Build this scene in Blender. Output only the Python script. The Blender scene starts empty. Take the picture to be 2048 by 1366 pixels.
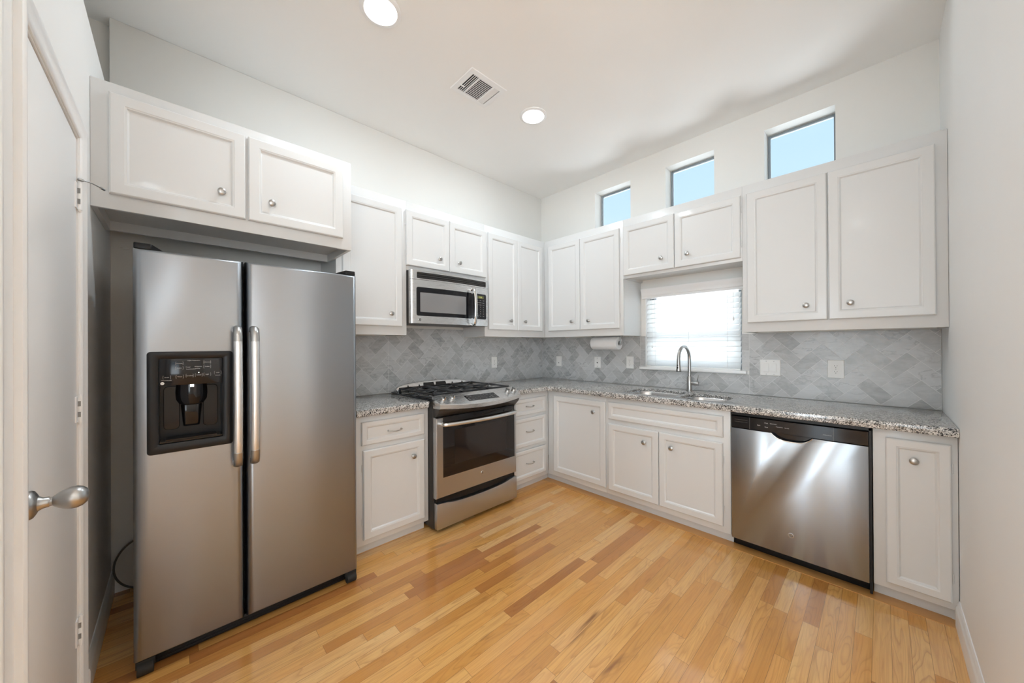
import bpy, bmesh, math, random
from mathutils import Matrix, Vector

# ------------------------------------------------------------------ camera, world, lights, exposure
S = bpy.context.scene
C = S.collection
S.view_settings.view_transform = 'Standard'
S.view_settings.look = 'None'
S.view_settings.gamma = 1.0
S.view_settings.use_curve_mapping = False
S.view_settings.exposure = 0.18
S.cycles.use_denoising = True
S.cycles.max_bounces = 10
S.cycles.diffuse_bounces = 6
S.cycles.glossy_bounces = 5
S.cycles.transparent_max_bounces = 12
S.cycles.caustics_reflective = False
S.cycles.caustics_refractive = False
S.cycles.sample_clamp_indirect = 6.0

YAW, PIT, ROL, FPX = 0.7625, 0.0030, -0.0058, 705.64
cf = Vector((-math.cos(YAW), math.sin(YAW), 0)); cr = Vector((math.sin(YAW), math.cos(YAW), 0)); cu = Vector((0, 0, 1))
cf, cu = cf * math.cos(PIT) + cu * math.sin(PIT), cu * math.cos(PIT) - cf * math.sin(PIT)
cr, cu = cr * math.cos(ROL) + cu * math.sin(ROL), cu * math.cos(ROL) - cr * math.sin(ROL)
cam = bpy.data.objects.new('camera', bpy.data.cameras.new('camera')); C.objects.link(cam)
cam.matrix_world = Matrix(((cr.x, cu.x, -cf.x, 2.8371), (cr.y, cu.y, -cf.y, -3.2165), (cr.z, cu.z, -cf.z, 1.3076), (0, 0, 0, 1)))
cam.data.sensor_width = 36.0
cam.data.lens = FPX / 2048 * 36
cam.data.shift_x = 0.2888 / 2048
cam.data.shift_y = 5.108 / 2048
cam.data.clip_start = 0.02
S.camera = cam

W = bpy.data.worlds.new('sky'); S.world = W; W.use_nodes = True
wn, wl = W.node_tree.nodes, W.node_tree.links
wn.clear()
wo = wn.new('ShaderNodeOutputWorld'); wb = wn.new('ShaderNodeBackground'); wt = wn.new('ShaderNodeTexCoord')
wx = wn.new('ShaderNodeSeparateXYZ'); wr = wn.new('ShaderNodeValToRGB'); wm = wn.new('ShaderNodeMapRange')
wl.new(wt.outputs['Generated'], wx.inputs[0]); wl.new(wx.outputs['Z'], wr.inputs['Fac']); wl.new(wx.outputs['Z'], wm.inputs['Value'])
wr.color_ramp.elements[0].position = 0.05; wr.color_ramp.elements[0].color = (0.86, 0.945, 1, 1)
wr.color_ramp.elements[1].position = 0.40; wr.color_ramp.elements[1].color = (0.53, 0.76, 0.97, 1)
e = wr.color_ramp.elements.new(0.24); e.color = (0.74, 0.88, .98, 1)
e = wr.color_ramp.elements.new(0.33); e.color = (0.56, 0.79, 0.97, 1)
wm.inputs['From Min'].default_value = 0.02; wm.inputs['From Max'].default_value = 0.20
wm.inputs['To Min'].default_value = 6.4; wm.inputs['To Max'].default_value = 1.02
wz = wn.new('ShaderNodeMapRange'); wl.new(wx.outputs['Z'], wz.inputs['Value'])      # brighter sky overhead
wz.inputs['From Min'].default_value = 0.46; wz.inputs['From Max'].default_value = 0.75
wz.inputs['To Min'].default_value = 0.0; wz.inputs['To Max'].default_value = 4.0
wa = wn.new('ShaderNodeMath'); wa.operation = 'ADD'; wl.new(wm.outputs[0], wa.inputs[0]); wl.new(wz.outputs[0], wa.inputs[1])
wl.new(wr.outputs[0], wb.inputs[0]); wl.new(wa.outputs[0], wb.inputs[1]); wl.new(wb.outputs[0], wo.inputs[0])

def area(name, loc, dirv, sx, sy, watts, col, shape='RECTANGLE'):
    l = bpy.data.lights.new(name, 'AREA'); l.shape = shape; l.size = sx; l.size_y = sy
    l.energy = watts; l.color = col
    o = bpy.data.objects.new(name, l); C.objects.link(o); o.location = loc
    o.rotation_euler = Vector(dirv).to_track_quat('-Z', 'Y').to_euler()
    return o
FILL = (0.70, 0.87, 1.0); LED = (0.80, 0.915, 1.0)
area('added_fill_east', (6.9, -5.6, 1.65), (-1, 0, 0), 3.0, 2.4, 15, FILL)  # added fill light out of view on the east side
area('added_fill_rear', (4.6, -7.4, 1.65), (0, 1, 0), 3.0, 2.4, 14, FILL)  # second added fill, unseen, from the rear of the room
area('added_streak_light', (2.02, -7.4, 1.2), (0, 1, 0), 0.40, 2.1, 22, FILL)  # narrow unseen light added for the vertical streak on the dishwasher
CANS_AND_FILL = [(1.03, -2.43), (0.995, -1.215), (3.9, -3.4), (5.4, -3.4), (3.9, -5.6), (5.4, -5.6), (2.6, -4.6)]  # first two are the kitchen lights; the rest are unseen, added as fill
for k, (lx, ly) in enumerate(CANS_AND_FILL):
    area('recessed_or_fill_lamp', (lx, ly, 3.052), (0, 0, -1), 0.15, 0.15, 7.5 if k < 2 else 4, LED, 'DISK')
sl = bpy.data.lights.new('sun', 'SUN'); sl.energy = 1.5; sl.angle = math.radians(4); sl.color = (0.86, 0.94, 1.0)
so = bpy.data.objects.new('sun', sl); C.objects.link(so); so.rotation_euler = Vector((-1.07, -.85, -.66)).to_track_quat('-Z', 'Y').to_euler()
# sky portals in the openings (they only steer sampling of the sky)
for (px, pz, w, h) in ((.955, 2.7, .4, .45), (1.696, 2.7, .4, .45), (2.435, 2.7, .4, .45), (1.69, 1.43, .78, .72)):
    o = area('sky_portal', (px, .19, pz), (0, -1, 0), w, h, 1, (1, 1, 1)); o.data.cycles.is_portal = True

# ------------------------------------------------------------------ helpers
def FI(p): return p
def FL(p): return (p[1], p[0], p[2])            # (along y, out +x, up)  left wall
def FS(p): return (p[0], -p[1], p[2])           # (along x, out -y, up)  sink wall
DWY = -3.464
def FD(p): return (p[0], DWY + p[1], p[2])      # pantry wall facing +y

class MB:
    def __init__(s, fr=FI): s.v = []; s.f = []; s.fr = fr
    def add(s, vs, fs):
        n = len(s.v); s.v += [s.fr(p) for p in vs]; s.f += [tuple(n + i for i in f) for f in fs]; return s
    def box(s, a, b):
        x0, y0, z0 = a; x1, y1, z1 = b
        return s.add([(x0, y0, z0), (x1, y0, z0), (x1, y1, z0), (x0, y1, z0), (x0, y0, z1), (x1, y0, z1), (x1, y1, z1), (x0, y1, z1)],
                     [(0, 3, 2, 1), (4, 5, 6, 7), (0, 1, 5, 4), (1, 2, 6, 5), (2, 3, 7, 6), (3, 0, 4, 7)])
    def loops(s, ls, cap0=True, cap1=True):
        m = len(ls[0]); vs = [p for l in ls for p in l]; fs = []
        for i in range(len(ls) - 1):
            for j in range(m):
                k = (j + 1) % m
                fs.append((i * m + j, i * m + k, (i + 1) * m + k, (i + 1) * m + j))
        if cap0: fs.append(tuple(range(m - 1, -1, -1)))
        if cap1: fs.append(tuple(range((len(ls) - 1) * m, len(ls) * m)))
        return s.add(vs, fs)
    def rects(s, rs, cap0=True, cap1=True):      # (u0,z0,u1,z1,d)
        return s.loops([[(a, d, b), (c, d, b), (c, d, e), (a, d, e)] for a, b, c, e, d in rs], cap0, cap1)
    def rrects(s, rs, n=5, cap0=True, cap1=True):  # (u0,z0,u1,z1,d,radius)
        return s.loops([[(u, d, z) for u, z in rr(a, b, c, e, r, n)] for a, b, c, e, d, r in rs], cap0, cap1)
    def lathe(s, prof, org, ax, n=20, sc=(1, 1), cap=True):
        ax = Vector(ax).normalized(); t = Vector((0, 0, 1)) if abs(ax.z) < .9 else Vector((1, 0, 0))
        p = ax.cross(t).normalized(); q = ax.cross(p)
        o = Vector(org)
        ls = [[tuple(o + ax * h + p * (r * sc[0] * math.cos(2 * math.pi * i / n)) + q * (r * sc[1] * math.sin(2 * math.pi * i / n))) for i in range(n)] for r, h in prof]
        return s.loops(ls, cap, cap)
    def tube(s, path, r, n=10, rads=None, flat=None):
        P = [Vector(p) for p in path]; ls = []; ref = None
        for i, p in enumerate(P):
            d = (P[min(i + 1, len(P) - 1)] - P[max(i - 1, 0)]).normalized()
            if ref is None:
                ref = Vector((0, 0, 1)) if abs(d.z) < .9 else Vector((1, 0, 0))
            a = (ref - d * ref.dot(d)).normalized(); ref = a; b = d.cross(a)
            rr_ = rads[i] if rads else r
            fa, fb = flat if flat else (1, 1)
            ls.append([tuple(p + a * (rr_ * fa * math.cos(2 * math.pi * k / n)) + b * (rr_ * fb * math.sin(2 * math.pi * k / n))) for k in range(n)])
        return s.loops(ls)
    def prism(s, poly, fn, a, b):
        return s.loops([[fn(u, w, a) for u, w in poly], [fn(u, w, b) for u, w in poly]])
    def build(s, name, mat, parent=None, bevel=0, seg=2, ang=35):
        root = parent
        while root is not None and root.parent is not None: root = root.parent
        off = Vector(root.location) if root is not None else Vector((0, 0, 0))
        me = bpy.data.meshes.new(name)
        me.from_pydata([tuple(Vector(p) - off) for p in s.v], [], s.f)
        bm = bmesh.new(); bm.from_mesh(me)
        bmesh.ops.recalc_face_normals(bm, faces=bm.faces)
        if bevel:
            es = [e for e in bm.edges if len(e.link_faces) == 2 and e.calc_face_angle(0) > .6]
            bmesh.ops.bevel(bm, geom=es, offset=bevel, segments=seg, affect='EDGES', profile=.5, clamp_overlap=True)
        bm.to_mesh(me); bm.free()
        me.shade_smooth(); me.set_sharp_from_angle(angle=math.radians(ang))
        me.materials.append(mat)
        o = bpy.data.objects.new(name, me); C.objects.link(o)
        if parent is not None: o.parent = parent
        return o

def rr(u0, z0, u1, z1, r, n=5):
    out = []
    for cx, cz, a0 in ((u1 - r, z0 + r, -90), (u1 - r, z1 - r, 0), (u0 + r, z1 - r, 90), (u0 + r, z0 + r, 180)):
        for k in range(n + 1):
            a = math.radians(a0 + 90 * k / n); out.append((cx + r * math.cos(a), cz + r * math.sin(a)))
    return out
def tag(o, label, cat, group=None):
    o['label'] = label; o['category'] = cat
    if group: o['group'] = group
    return o
def thing(name, loc, label, cat, group=None):
    o = bpy.data.objects.new(name, None); C.objects.link(o); o.location = loc; o.empty_display_size = .05
    return tag(o, label, cat, group)
def struct(o, label=None):
    o['kind'] = 'structure'
    if label: o['label'] = label
    return o
_tc = {}
def text(mb, s, size, fn, align='CENTER'):
    """lettering as flat faces; fn maps (right, up) to frame coordinates"""
    k = (s, align)
    if k not in _tc:
        cv = bpy.data.curves.new('lettering', 'FONT'); cv.body = s; cv.size = 1; cv.align_x = align; cv.align_y = 'CENTER'; cv.resolution_u = 2
        o = bpy.data.objects.new('lettering', cv); C.objects.link(o)
        dg = bpy.context.evaluated_depsgraph_get(); ev = o.evaluated_get(dg); me = ev.to_mesh()
        _tc[k] = ([tuple(v.co) for v in me.vertices], [tuple(p.vertices) for p in me.polygons])
        ev.to_mesh_clear(); bpy.data.objects.remove(o); bpy.data.curves.remove(cv)
    vs, fs = _tc[k]
    mb.add([fn(v[0] * size, v[1] * size) for v in vs], fs)

def word(par, fr, s, size, fn, mt=None, extra=None):
    mb = MB(fr); text(mb, s, size, fn)
    if extra: extra(mb)
    return mb.build('lettering', mt or M['print'], par)

# ------------------------------------------------------------------ materials
def mat(name, col=(.8, .8, .8), rough=.5, metal=0, spec=.5, coat=0, emit=None, est=0):
    m = bpy.data.materials.new(name); m.use_nodes = True
    b = m.node_tree.nodes['Principled BSDF']
    b.inputs['Base Color'].default_value = (*col, 1); b.inputs['Roughness'].default_value = rough
    b.inputs['Metallic'].default_value = metal; b.inputs['Specular IOR Level'].default_value = spec
    b.inputs['Coat Weight'].default_value = coat; b.inputs['Coat Roughness'].default_value = .08
    if emit: b.inputs['Emission Color'].default_value = (*emit, 1); b.inputs['Emission Strength'].default_value = est
    return m
class N:
    def __init__(s, m): s.m = m; s.n = m.node_tree.nodes; s.l = m.node_tree.links; s.b = s.n['Principled BSDF']
    def new(s, t, ins=None, **kw):
        x = s.n.new(t)
        for k, v in kw.items(): setattr(x, k, v)
        for k, v in (ins or {}).items(): s.put(x.inputs[k], v)
        return x
    def put(s, sock, v):
        if hasattr(v, 'is_output'): s.l.new(v, sock)
        elif isinstance(v, bpy.types.Node): s.l.new(v.outputs[0], sock)
        else: sock.default_value = v
    def math(s, op, a, b=None, c=None):
        x = s.n.new('ShaderNodeMath'); x.operation = op
        for i, v in enumerate((a, b, c)):
            if v is not None: s.put(x.inputs[i], v)
        return x.outputs[0]
    def ramp(s, fac, els, interp='LINEAR'):
        x = s.n.new('ShaderNodeValToRGB'); s.put(x.inputs[0], fac); r = x.color_ramp; r.interpolation = interp
        while len(r.elements) > 1: r.elements.remove(r.elements[-1])
        r.elements[0].position = els[0][0]; r.elements[0].color = (*els[0][1], 1)
        for p, c in els[1:]:
            e = r.elements.new(p); e.color = (*c, 1)
        return x.outputs[0]
    def mix(s, fac, a, b, mode='MIX'):
        x = s.n.new('ShaderNodeMix'); x.data_type = 'RGBA'; x.blend_type = mode
        s.put(x.inputs[0], fac)
        for i, v in ((6, a), (7, b)):
            s.put(x.inputs[i], (*v, 1) if isinstance(v, tuple) and len(v) == 3 else v)
        return x.outputs[2]
    def bump(s, h, st, dist=.001):
        x = s.new('ShaderNodeBump', {'Height': h, 'Strength': st, 'Distance': dist}); s.l.new(x.outputs[0], s.b.inputs['Normal'])

def paint(name, col, rough=.5, bump=.0, sc=180, coat=0, spec=.5):
    m = mat(name, col, rough, coat=coat, spec=spec); n = N(m)
    tc = n.new('ShaderNodeTexCoord')
    no = n.new('ShaderNodeTexNoise', {'Vector': tc.outputs['Object'], 'Scale': 3.0, 'Detail': 2.0})
    c = n.mix(no.outputs[0], tuple(x * .985 for x in col), tuple(min(1, x * 1.012) for x in col)); n.put(n.b.inputs['Base Color'], c)
    if bump:
        nb = n.new('ShaderNodeTexNoise', {'Vector': tc.outputs['Object'], 'Scale': float(sc), 'Detail': 2.0}); n.bump(nb.outputs[0], bump, .001)
    return m
M = {}
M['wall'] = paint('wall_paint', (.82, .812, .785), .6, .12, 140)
M['wall_lit'] = paint('lit_wall_paint', (.90, .90, .895), .55, .12, 140)  # wall paint lightened to stand in for light falling on these walls
M['ceil'] = paint('ceiling_paint', (.93, .93, .92), .7, .1, 120)
M['trim'] = paint('trim_paint', (.90, .905, .91), .35)
M['cab'] = paint('cabinet_paint', (.70, .705, .705), .34, .05, 60, coat=.15)
M['cabin'] = paint('cabinet_underside', (.66, .65, .63), .5)
M['white'] = mat('white_plastic', (.84, .835, .82), .35)
M['slot'] = mat('slot_dark', (.02, .02, .02), .6)
M['black'] = mat('black_plastic', (.010, .010, .011), .30, spec=.3)
M['blackg'] = mat('black_gloss', (.008, .008, .010), .09, spec=.35)
M['dark'] = mat('dark_enamel', (.035, .032, .030), .35)
M['iron'] = mat('cast_iron', (.02, .02, .022), .42)
M['grey'] = mat('grey_plastic', (.25, .25, .25), .4)
M['print'] = mat('printed_lettering', (.62, .62, .62), .5)
M['chrome'] = mat('polished_steel', (.75, .75, .74), .12, 1)
M['nickel'] = mat('satin_nickel', (.46, .455, .445), .32, 1)
M['led'] = mat('lamp_lens', (1, 1, 1), .5, emit=(1, .97, .92), est=9)
M['indicator'] = mat('indicator_light', (1, 1, 1), .5, emit=(1, 1, .95), est=2)
M['display'] = mat('green_display', (.05, .05, .02), .3, emit=(.30, .30, .08), est=.16)
M['digits'] = mat('clock_digits', (.3, .3, .1), .4, emit=(.75, .8, .25), est=.8)
M['bronze'] = mat('window_frame_grey', (.27, .31, .34), .45)
M['rubber'] = mat('rubber_black', (.015, .015, .015), .7)
M['paper'] = paint('paper_towel', (.86, .86, .86), .85, .3, 260)
M['blind'] = mat('blind_white', (.88, .88, .87), .45)
m = M['slat'] = mat('slat_white', (.93, .93, .93), .45); nt = m.node_tree
tl = nt.nodes.new('ShaderNodeBsdfTranslucent'); tl.inputs[0].default_value = (.96, .97, .97, 1); mx = nt.nodes.new('ShaderNodeMixShader'); mx.inputs[0].default_value = .68
nt.links.new(nt.nodes['Principled BSDF'].outputs[0], mx.inputs[1]); nt.links.new(tl.outputs[0], mx.inputs[2]); nt.links.new(mx.outputs[0], nt.nodes['Material Output'].inputs[0])
M['disc'] = paint('pale_disc', (.5, .48, .45), .5)

def stainless(name, base, rough, stretch, wav=0.0, sc=90, tan=None):
    m = mat(name, base, rough, 1); n = N(m); tc = n.new('ShaderNodeTexCoord')
    mp = n.new('ShaderNodeMapping', {'Vector': tc.outputs['Object'], 'Scale': stretch})
    no = n.new('ShaderNodeTexNoise', {'Vector': mp.outputs[0], 'Scale': float(sc), 'Detail': 3.0})
    r = n.new('ShaderNodeMapRange', {'Value': no.outputs[0], 'To Min': rough * .93, 'To Max': rough * 1.08})
    if not tan: n.put(n.b.inputs['Roughness'], r.outputs[0])
    c = n.mix(no.outputs[0], tuple(x * .985 for x in base), tuple(min(1, x * 1.012) for x in base)); n.put(n.b.inputs['Base Color'], c)
    if tan:
        n.b.inputs['Anisotropic'].default_value = .72
        tg = n.new('ShaderNodeCombineXYZ', {0: float(tan[0]), 1: float(tan[1]), 2: float(tan[2])}); n.put(n.b.inputs['Tangent'], tg.outputs[0])
    h = n.math('MULTIPLY', no.outputs[0], .0)
    if wav:
        w = n.new('ShaderNodeTexNoise', {'Vector': tc.outputs['Object'], 'Scale': 4.0, 'Detail': 1.0})
        h = n.math('ADD', h, n.math('MULTIPLY', w.outputs[0], wav))
    n.bump(h, .010, .0012)
    return m
M['steelm'] = stainless('brushed_steel_lit', (.66, .665, .67), .27, (3, 3, 160), 1.0, 6)  # lighter copy of the steel, with bright reflections put into its colour
M['steelr'] = stainless('brushed_steel_range', (.53, .54, .555), .30, (3, 3, 160), 1.0, 6)
M['steel'] = stainless('brushed_steel', (.36, .38, .405), .27, (3, 3, 160), 1.5, 6, (0, 0, 1))
M['steelf'] = stainless('brushed_steel_fridge', (.335, .355, .38), .33, (2.5, 2.5, 140), 3.0, 6, (0, 0, 1))
M['steelh'] = stainless('brushed_handle', (.78, .78, .775), .36, (60, 60, 3), 0, 6)
M['bowl'] = stainless('sink_steel', (.66, .66, .66), .24, (20, 20, 20), 0, 6)

# oak strip floor
m = M['floor'] = mat('oak_strips', (.6, .35, .13), .24, coat=.6); n = N(m)
n.b.inputs['Coat Roughness'].default_value = .10
tc = n.new('ShaderNodeTexCoord'); sp = n.new('ShaderNodeSeparateXYZ', {0: tc.outputs['Object']})
BW = .0572
xs = n.math('DIVIDE', sp.outputs[0], BW); row = n.math('FLOOR', xs); fx = n.math('FRACT', xs)
wn1 = n.new('ShaderNodeTexWhiteNoise', {'W': row}, noise_dimensions='1D')
ln = n.math('ADD', n.math('MULTIPLY', wn1.outputs[0], .70), .45)
ys = n.math('ADD', n.math('DIVIDE', sp.outputs[1], ln), n.math('MULTIPLY', wn1.outputs[0], 37.7)); col = n.math('FLOOR', ys); fy = n.math('FRACT', ys)
cv = n.new('ShaderNodeCombineXYZ', {0: row, 1: col})
wn2 = n.new('ShaderNodeTexWhiteNoise', {'Vector': cv}, noise_dimensions='2D')
tone = n.ramp(wn2.outputs[0], [(0, (.42, .165, .045)), (.07, (.55, .245, .065)), (.18, (.68, .335, .085)), (.45, (.77, .395, .108)), (.78, (.81, .45, .150)), (1, (.84, .52, .215))])
gv = n.new('ShaderNodeCombineXYZ', {0: n.math('ADD', n.math('MULTIPLY', sp.outputs[0], 85.0), n.math('MULTIPLY', wn2.outputs[0], 91.0)), 1: n.math('MULTIPLY', sp.outputs[1], 2.6), 2: n.math('MULTIPLY', row, 3.7)})
g1 = n.new('ShaderNodeTexNoise', {'Vector': gv, 'Scale': 1.0, 'Detail': 6.0, 'Roughness': .62, 'Distortion': 1.4})
gv2 = n.new('ShaderNodeCombineXYZ', {0: n.math('ADD', n.math('MULTIPLY', sp.outputs[0], 17.0), n.math('MULTIPLY', wn2.outputs[0], 55.0)), 1: n.math('MULTIPLY', sp.outputs[1], 1.7), 2: n.math('MULTIPLY', row, 1.9)})
wv = n.new('ShaderNodeTexNoise', {'Vector': gv2, 'Scale': 1.0, 'Detail': 1.5, 'Roughness': .4, 'Distortion': .35})
rings = n.math('FRACT', n.math('MULTIPLY', wv.outputs[0], 13.0))                       # contour lines of a stretched field: cathedral grain
ringl = n.ramp(rings, [(0, (.9, .9, .9)), (.16, (.35, .35, .35)), (.5, (0, 0, 0)), (.9, (.1, .1, .1)), (1, (.9, .9, .9))])
wv3 = n.new('ShaderNodeTexWhiteNoise', {'Vector': n.new('ShaderNodeVectorMath', {0: cv, 1: (7.3, 2.1, 0)}, operation='ADD').outputs[0]}, noise_dimensions='2D')
cg = n.mix(n.math('MULTIPLY', n.ramp(g1.outputs[0], [(.30, (1, 1, 1)), (.55, (0, 0, 0))]), .62), tone, n.mix(.60, tone, (.36, .13, .035)))
cg = n.mix(n.math('MULTIPLY', ringl, n.math('ADD', .22, n.math('MULTIPLY', wv3.outputs[0], .5))), cg, n.mix(.70, tone, (.30, .105, .028)))
blot = n.new('ShaderNodeTexNoise', {'Vector': gv2, 'Scale': .55, 'Detail': 1.0})
cg = n.mix(n.ramp(blot.outputs[0], [(.42, (0, 0, 0)), (.70, (.45, .45, .45))]), cg, n.mix(.5, tone, (.70, .27, .075)))
kn = n.new('ShaderNodeTexNoise', {'Vector': n.new('ShaderNodeCombineXYZ', {0: n.math('MULTIPLY', sp.outputs[0], 14.0), 1: n.math('MULTIPLY', sp.outputs[1], 2.2), 2: wn2.outputs[0]}), 'Scale': 1.0, 'Detail': 3.0, 'Distortion': .6})
cg = n.mix(n.ramp(kn.outputs[0], [(.66, (0, 0, 0)), (.76, (.8, .8, .8))]), cg, (.17, .06, .02))
ex = n.math('MULTIPLY', n.math('MINIMUM', fx, n.math('SUBTRACT', 1.0, fx)), BW)
ey = n.math('MULTIPLY', n.math('MINIMUM', fy, n.math('SUBTRACT', 1.0, fy)), ln)
ed = n.math('MINIMUM', ex, ey)
gap = n.math('LESS_THAN', ed, .0007)
n.put(n.b.inputs['Base Color'], n.mix(n.math('MULTIPLY', gap, .7), cg, (.13, .055, .02)))
n.bump(n.math('ADD', n.math('MULTIPLY', g1.outputs[0], .12), n.math('MINIMUM', n.math('MULTIPLY', ed, 400.0), 1.0)), .18, .0006)
m = M['oak'] = mat('oak_edge', (.58, .29, .09), .3); 

# speckled granite
m = M['granite'] = mat('granite', (.5, .5, .5), .13, coat=.3); n = N(m); tc = n.new('ShaderNodeTexCoord')
dn = n.new('ShaderNodeTexNoise', {'Vector': tc.outputs['Object'], 'Scale': 150.0, 'Detail': 2.0})
vv = n.new('ShaderNodeVectorMath', {0: tc.outputs['Object'], 1: n.new('ShaderNodeVectorMath', {0: dn.outputs[1], 1: (.006, .006, .006)}, operation='MULTIPLY').outputs[0]}, operation='ADD')
v1 = n.new('ShaderNodeTexVoronoi', {'Vector': vv.outputs[0], 'Scale': 290.0})
r1 = n.new('ShaderNodeSeparateColor', {0: v1.outputs['Color']})
n2 = n.new('ShaderNodeTexNoise', {'Vector': tc.outputs['Object'], 'Scale': 45.0, 'Detail': 3.0})
fac = n.math('ADD', r1.outputs[0], n.math('MULTIPLY', n.math('SUBTRACT', n2.outputs[0], .5), .9))
gc = n.ramp(fac, [(0, (.018, .018, .02)), (.23, (.03, .03, .032)), (.26, (.15, .145, .14)), (.45, (.27, .26, .25)), (.49, (.48, .46, .44)), (.74, (.58, .565, .545)), (.80, (.78, .77, .75))])
n.put(n.b.inputs['Base Color'], gc)

# marble tile (per tile tint + grain kept in attributes)
m = M['tile'] = mat('marble_tile', (.5, .5, .5), .25); n = N(m); tc = n.new('ShaderNodeTexCoord')
at = n.new('ShaderNodeAttribute', attribute_name='tint'); sa = n.new('ShaderNodeSeparateColor', {0: at.outputs['Color']})
off = n.new('ShaderNodeVectorMath', {0: tc.outputs['Object'], 1: n.new('ShaderNodeVectorMath', {0: at.outputs['Color'], 1: (9, 9, 9)}, operation='MULTIPLY').outputs[0]}, operation='ADD')
rot = n.new('ShaderNodeVectorRotate', {'Vector': off.outputs[0], 'Angle': n.math('MULTIPLY', sa.outputs[1], 3.0)}, rotation_type='AXIS_ANGLE')
ms = n.new('ShaderNodeMapping', {'Vector': rot.outputs[0], 'Scale': (1, 1, 2.2)})
a1 = n.new('ShaderNodeTexNoise', {'Vector': ms.outputs[0], 'Scale': 14.0, 'Detail': 5.0, 'Roughness': .6, 'Distortion': .8})
a2 = n.new('ShaderNodeTexNoise', {'Vector': ms.outputs[0], 'Scale': 7.0, 'Detail': 5.0, 'Roughness': .55, 'Distortion': .5})
base = n.ramp(sa.outputs[0], [(0, (.34, .34, .34)), (.3, (.44, .445, .445)), (1, (.58, .585, .59))])
base = n.mix(n.ramp(a1.outputs[0], [(.35, (0, 0, 0)), (.7, (.55, .55, .55))]), base, (.66, .665, .67))
vein = n.math('ABSOLUTE', n.math('SUBTRACT', a2.outputs[0], .5))
base = n.mix(n.math('MULTIPLY', n.ramp(vein, [(0, (1, 1, 1)), (.03, (0, 0, 0))]), n.math('MULTIPLY', sa.outputs[2], .6)), base, (.22, .22, .235))
n.put(n.b.inputs['Base Color'], base)
M['grout'] = paint('grout', (.70, .70, .69), .8)

# glazing: clear pane with a faint reflection
m = M['glass'] = bpy.data.materials.new('window_glass'); m.use_nodes = True; nt = m.node_tree
nt.nodes.remove(nt.nodes['Principled BSDF'])
t = nt.nodes.new('ShaderNodeBsdfTransparent'); g = nt.nodes.new('ShaderNodeBsdfGlossy'); g.inputs['Roughness'].default_value = .02
fr = nt.nodes.new('ShaderNodeFresnel'); fr.inputs[0].default_value = 1.35; mx = nt.nodes.new('ShaderNodeMixShader')
nt.links.new(fr.outputs[0], mx.inputs[0]); nt.links.new(t.outputs[0], mx.inputs[1]); nt.links.new(g.outputs[0], mx.inputs[2])
nt.links.new(mx.outputs[0], nt.nodes['Material Output'].inputs[0])
m = M['oven_glass'] = mat('smoked_oven_glass', (.012, .009, .009), .05, spec=.45, coat=0)
M['mw_glass'] = mat('microwave_window', (.20, .20, .205), .12, spec=.7, coat=1)

# ------------------------------------------------------------------ setting
HC = 3.074; WX = 3.080
def holed(fr, u0, z0, u1, z1, d0, d1, holes):
    mb = MB(fr); us = sorted({u0, u1, *[h[0] for h in holes], *[h[2] for h in holes]}); zs = sorted({z0, z1, *[h[1] for h in holes], *[h[3] for h in holes]})
    for i in range(len(us) - 1):
        for j in range(len(zs) - 1):
            cu_, cz = (us[i] + us[i + 1]) / 2, (zs[j] + zs[j + 1]) / 2
            if any(h[0] < cu_ < h[2] and h[1] < cz < h[3] for h in holes): continue
            mb.box((us[i], d0, zs[j]), (us[i + 1], d1, zs[j + 1]))
    bm = mb
    return bm
struct(MB().box((-.15, -7.6, -.1), (7.15, .15, 0)).build('floor', M['floor']), 'honey coloured oak strip floor')
struct(MB().box((-.3, -7.6, HC), (7.15, .15, HC + .1)).build('ceiling', M['ceil']), 'plain off white ceiling')
CL = [(.755, 2.46, 1.156, 2.909), (1.497, 2.46, 1.895, 2.909), (2.237, 2.46, 2.633, 2.914)]
SW = (1.303, 1.085, 2.083, 1.79)
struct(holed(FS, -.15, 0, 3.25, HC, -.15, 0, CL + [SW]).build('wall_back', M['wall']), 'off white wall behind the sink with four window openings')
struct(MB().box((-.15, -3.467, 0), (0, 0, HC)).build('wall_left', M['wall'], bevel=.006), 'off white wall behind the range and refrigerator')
struct(MB().box((WX, -2.1, 0), (WX + .15, 0, HC)).build('wall_right', M['wall_lit']), 'off white wall right of the counter')
DX0, DX1, DZ1 = .868, 1.508, 2.052
struct(holed(FD, 0, 0, 1.74, 2.622, -.12, 0, [(DX0, -.01, DX1, DZ1)]).build('wall_front', M['wall_lit']), 'white pantry wall beside the refrigerator, stopping short of the ceiling')
# dark space over the pantry and the pantry itself
q = MB().box((-.2, -4.8, 0), (-.08, -3.467, HC)).box((-.08, -4.8, 0), (1.74, -4.7, HC)).box((1.64, -4.7, 0), (1.74, DWY - .12, HC)).box((-.08, -4.7, 2.5), (1.64, DWY - .12, 2.56))
struct(q.build('wall_pantry', M['wall']), 'walls of the pantry behind the door')
q = MB().box((WX + .15, -2.1, 0), (7.15, -2.0, HC)).box((1.64, -7.6, 0), (1.74, -4.8, HC))
struct(q.build('wall_living', M['wall']), 'walls of the adjoining living area')
FE = lambda p: (7.0 + p[1], p[0], p[2])
struct(holed(FE, -7.6, 0, -2.0, HC, 0, .15, [(-7.1, .45, -4.1, 2.85)]).build('wall_east', M['wall']))
FR = lambda p: (p[0], -7.5 - p[1], p[2])
struct(holed(FR, 1.64, 0, 7.15, HC, 0, .12, [(3.1, .45, 6.1, 2.85), (1.82, .15, 2.22, 2.25)]).build('wall_rear', M['wall']))

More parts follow.
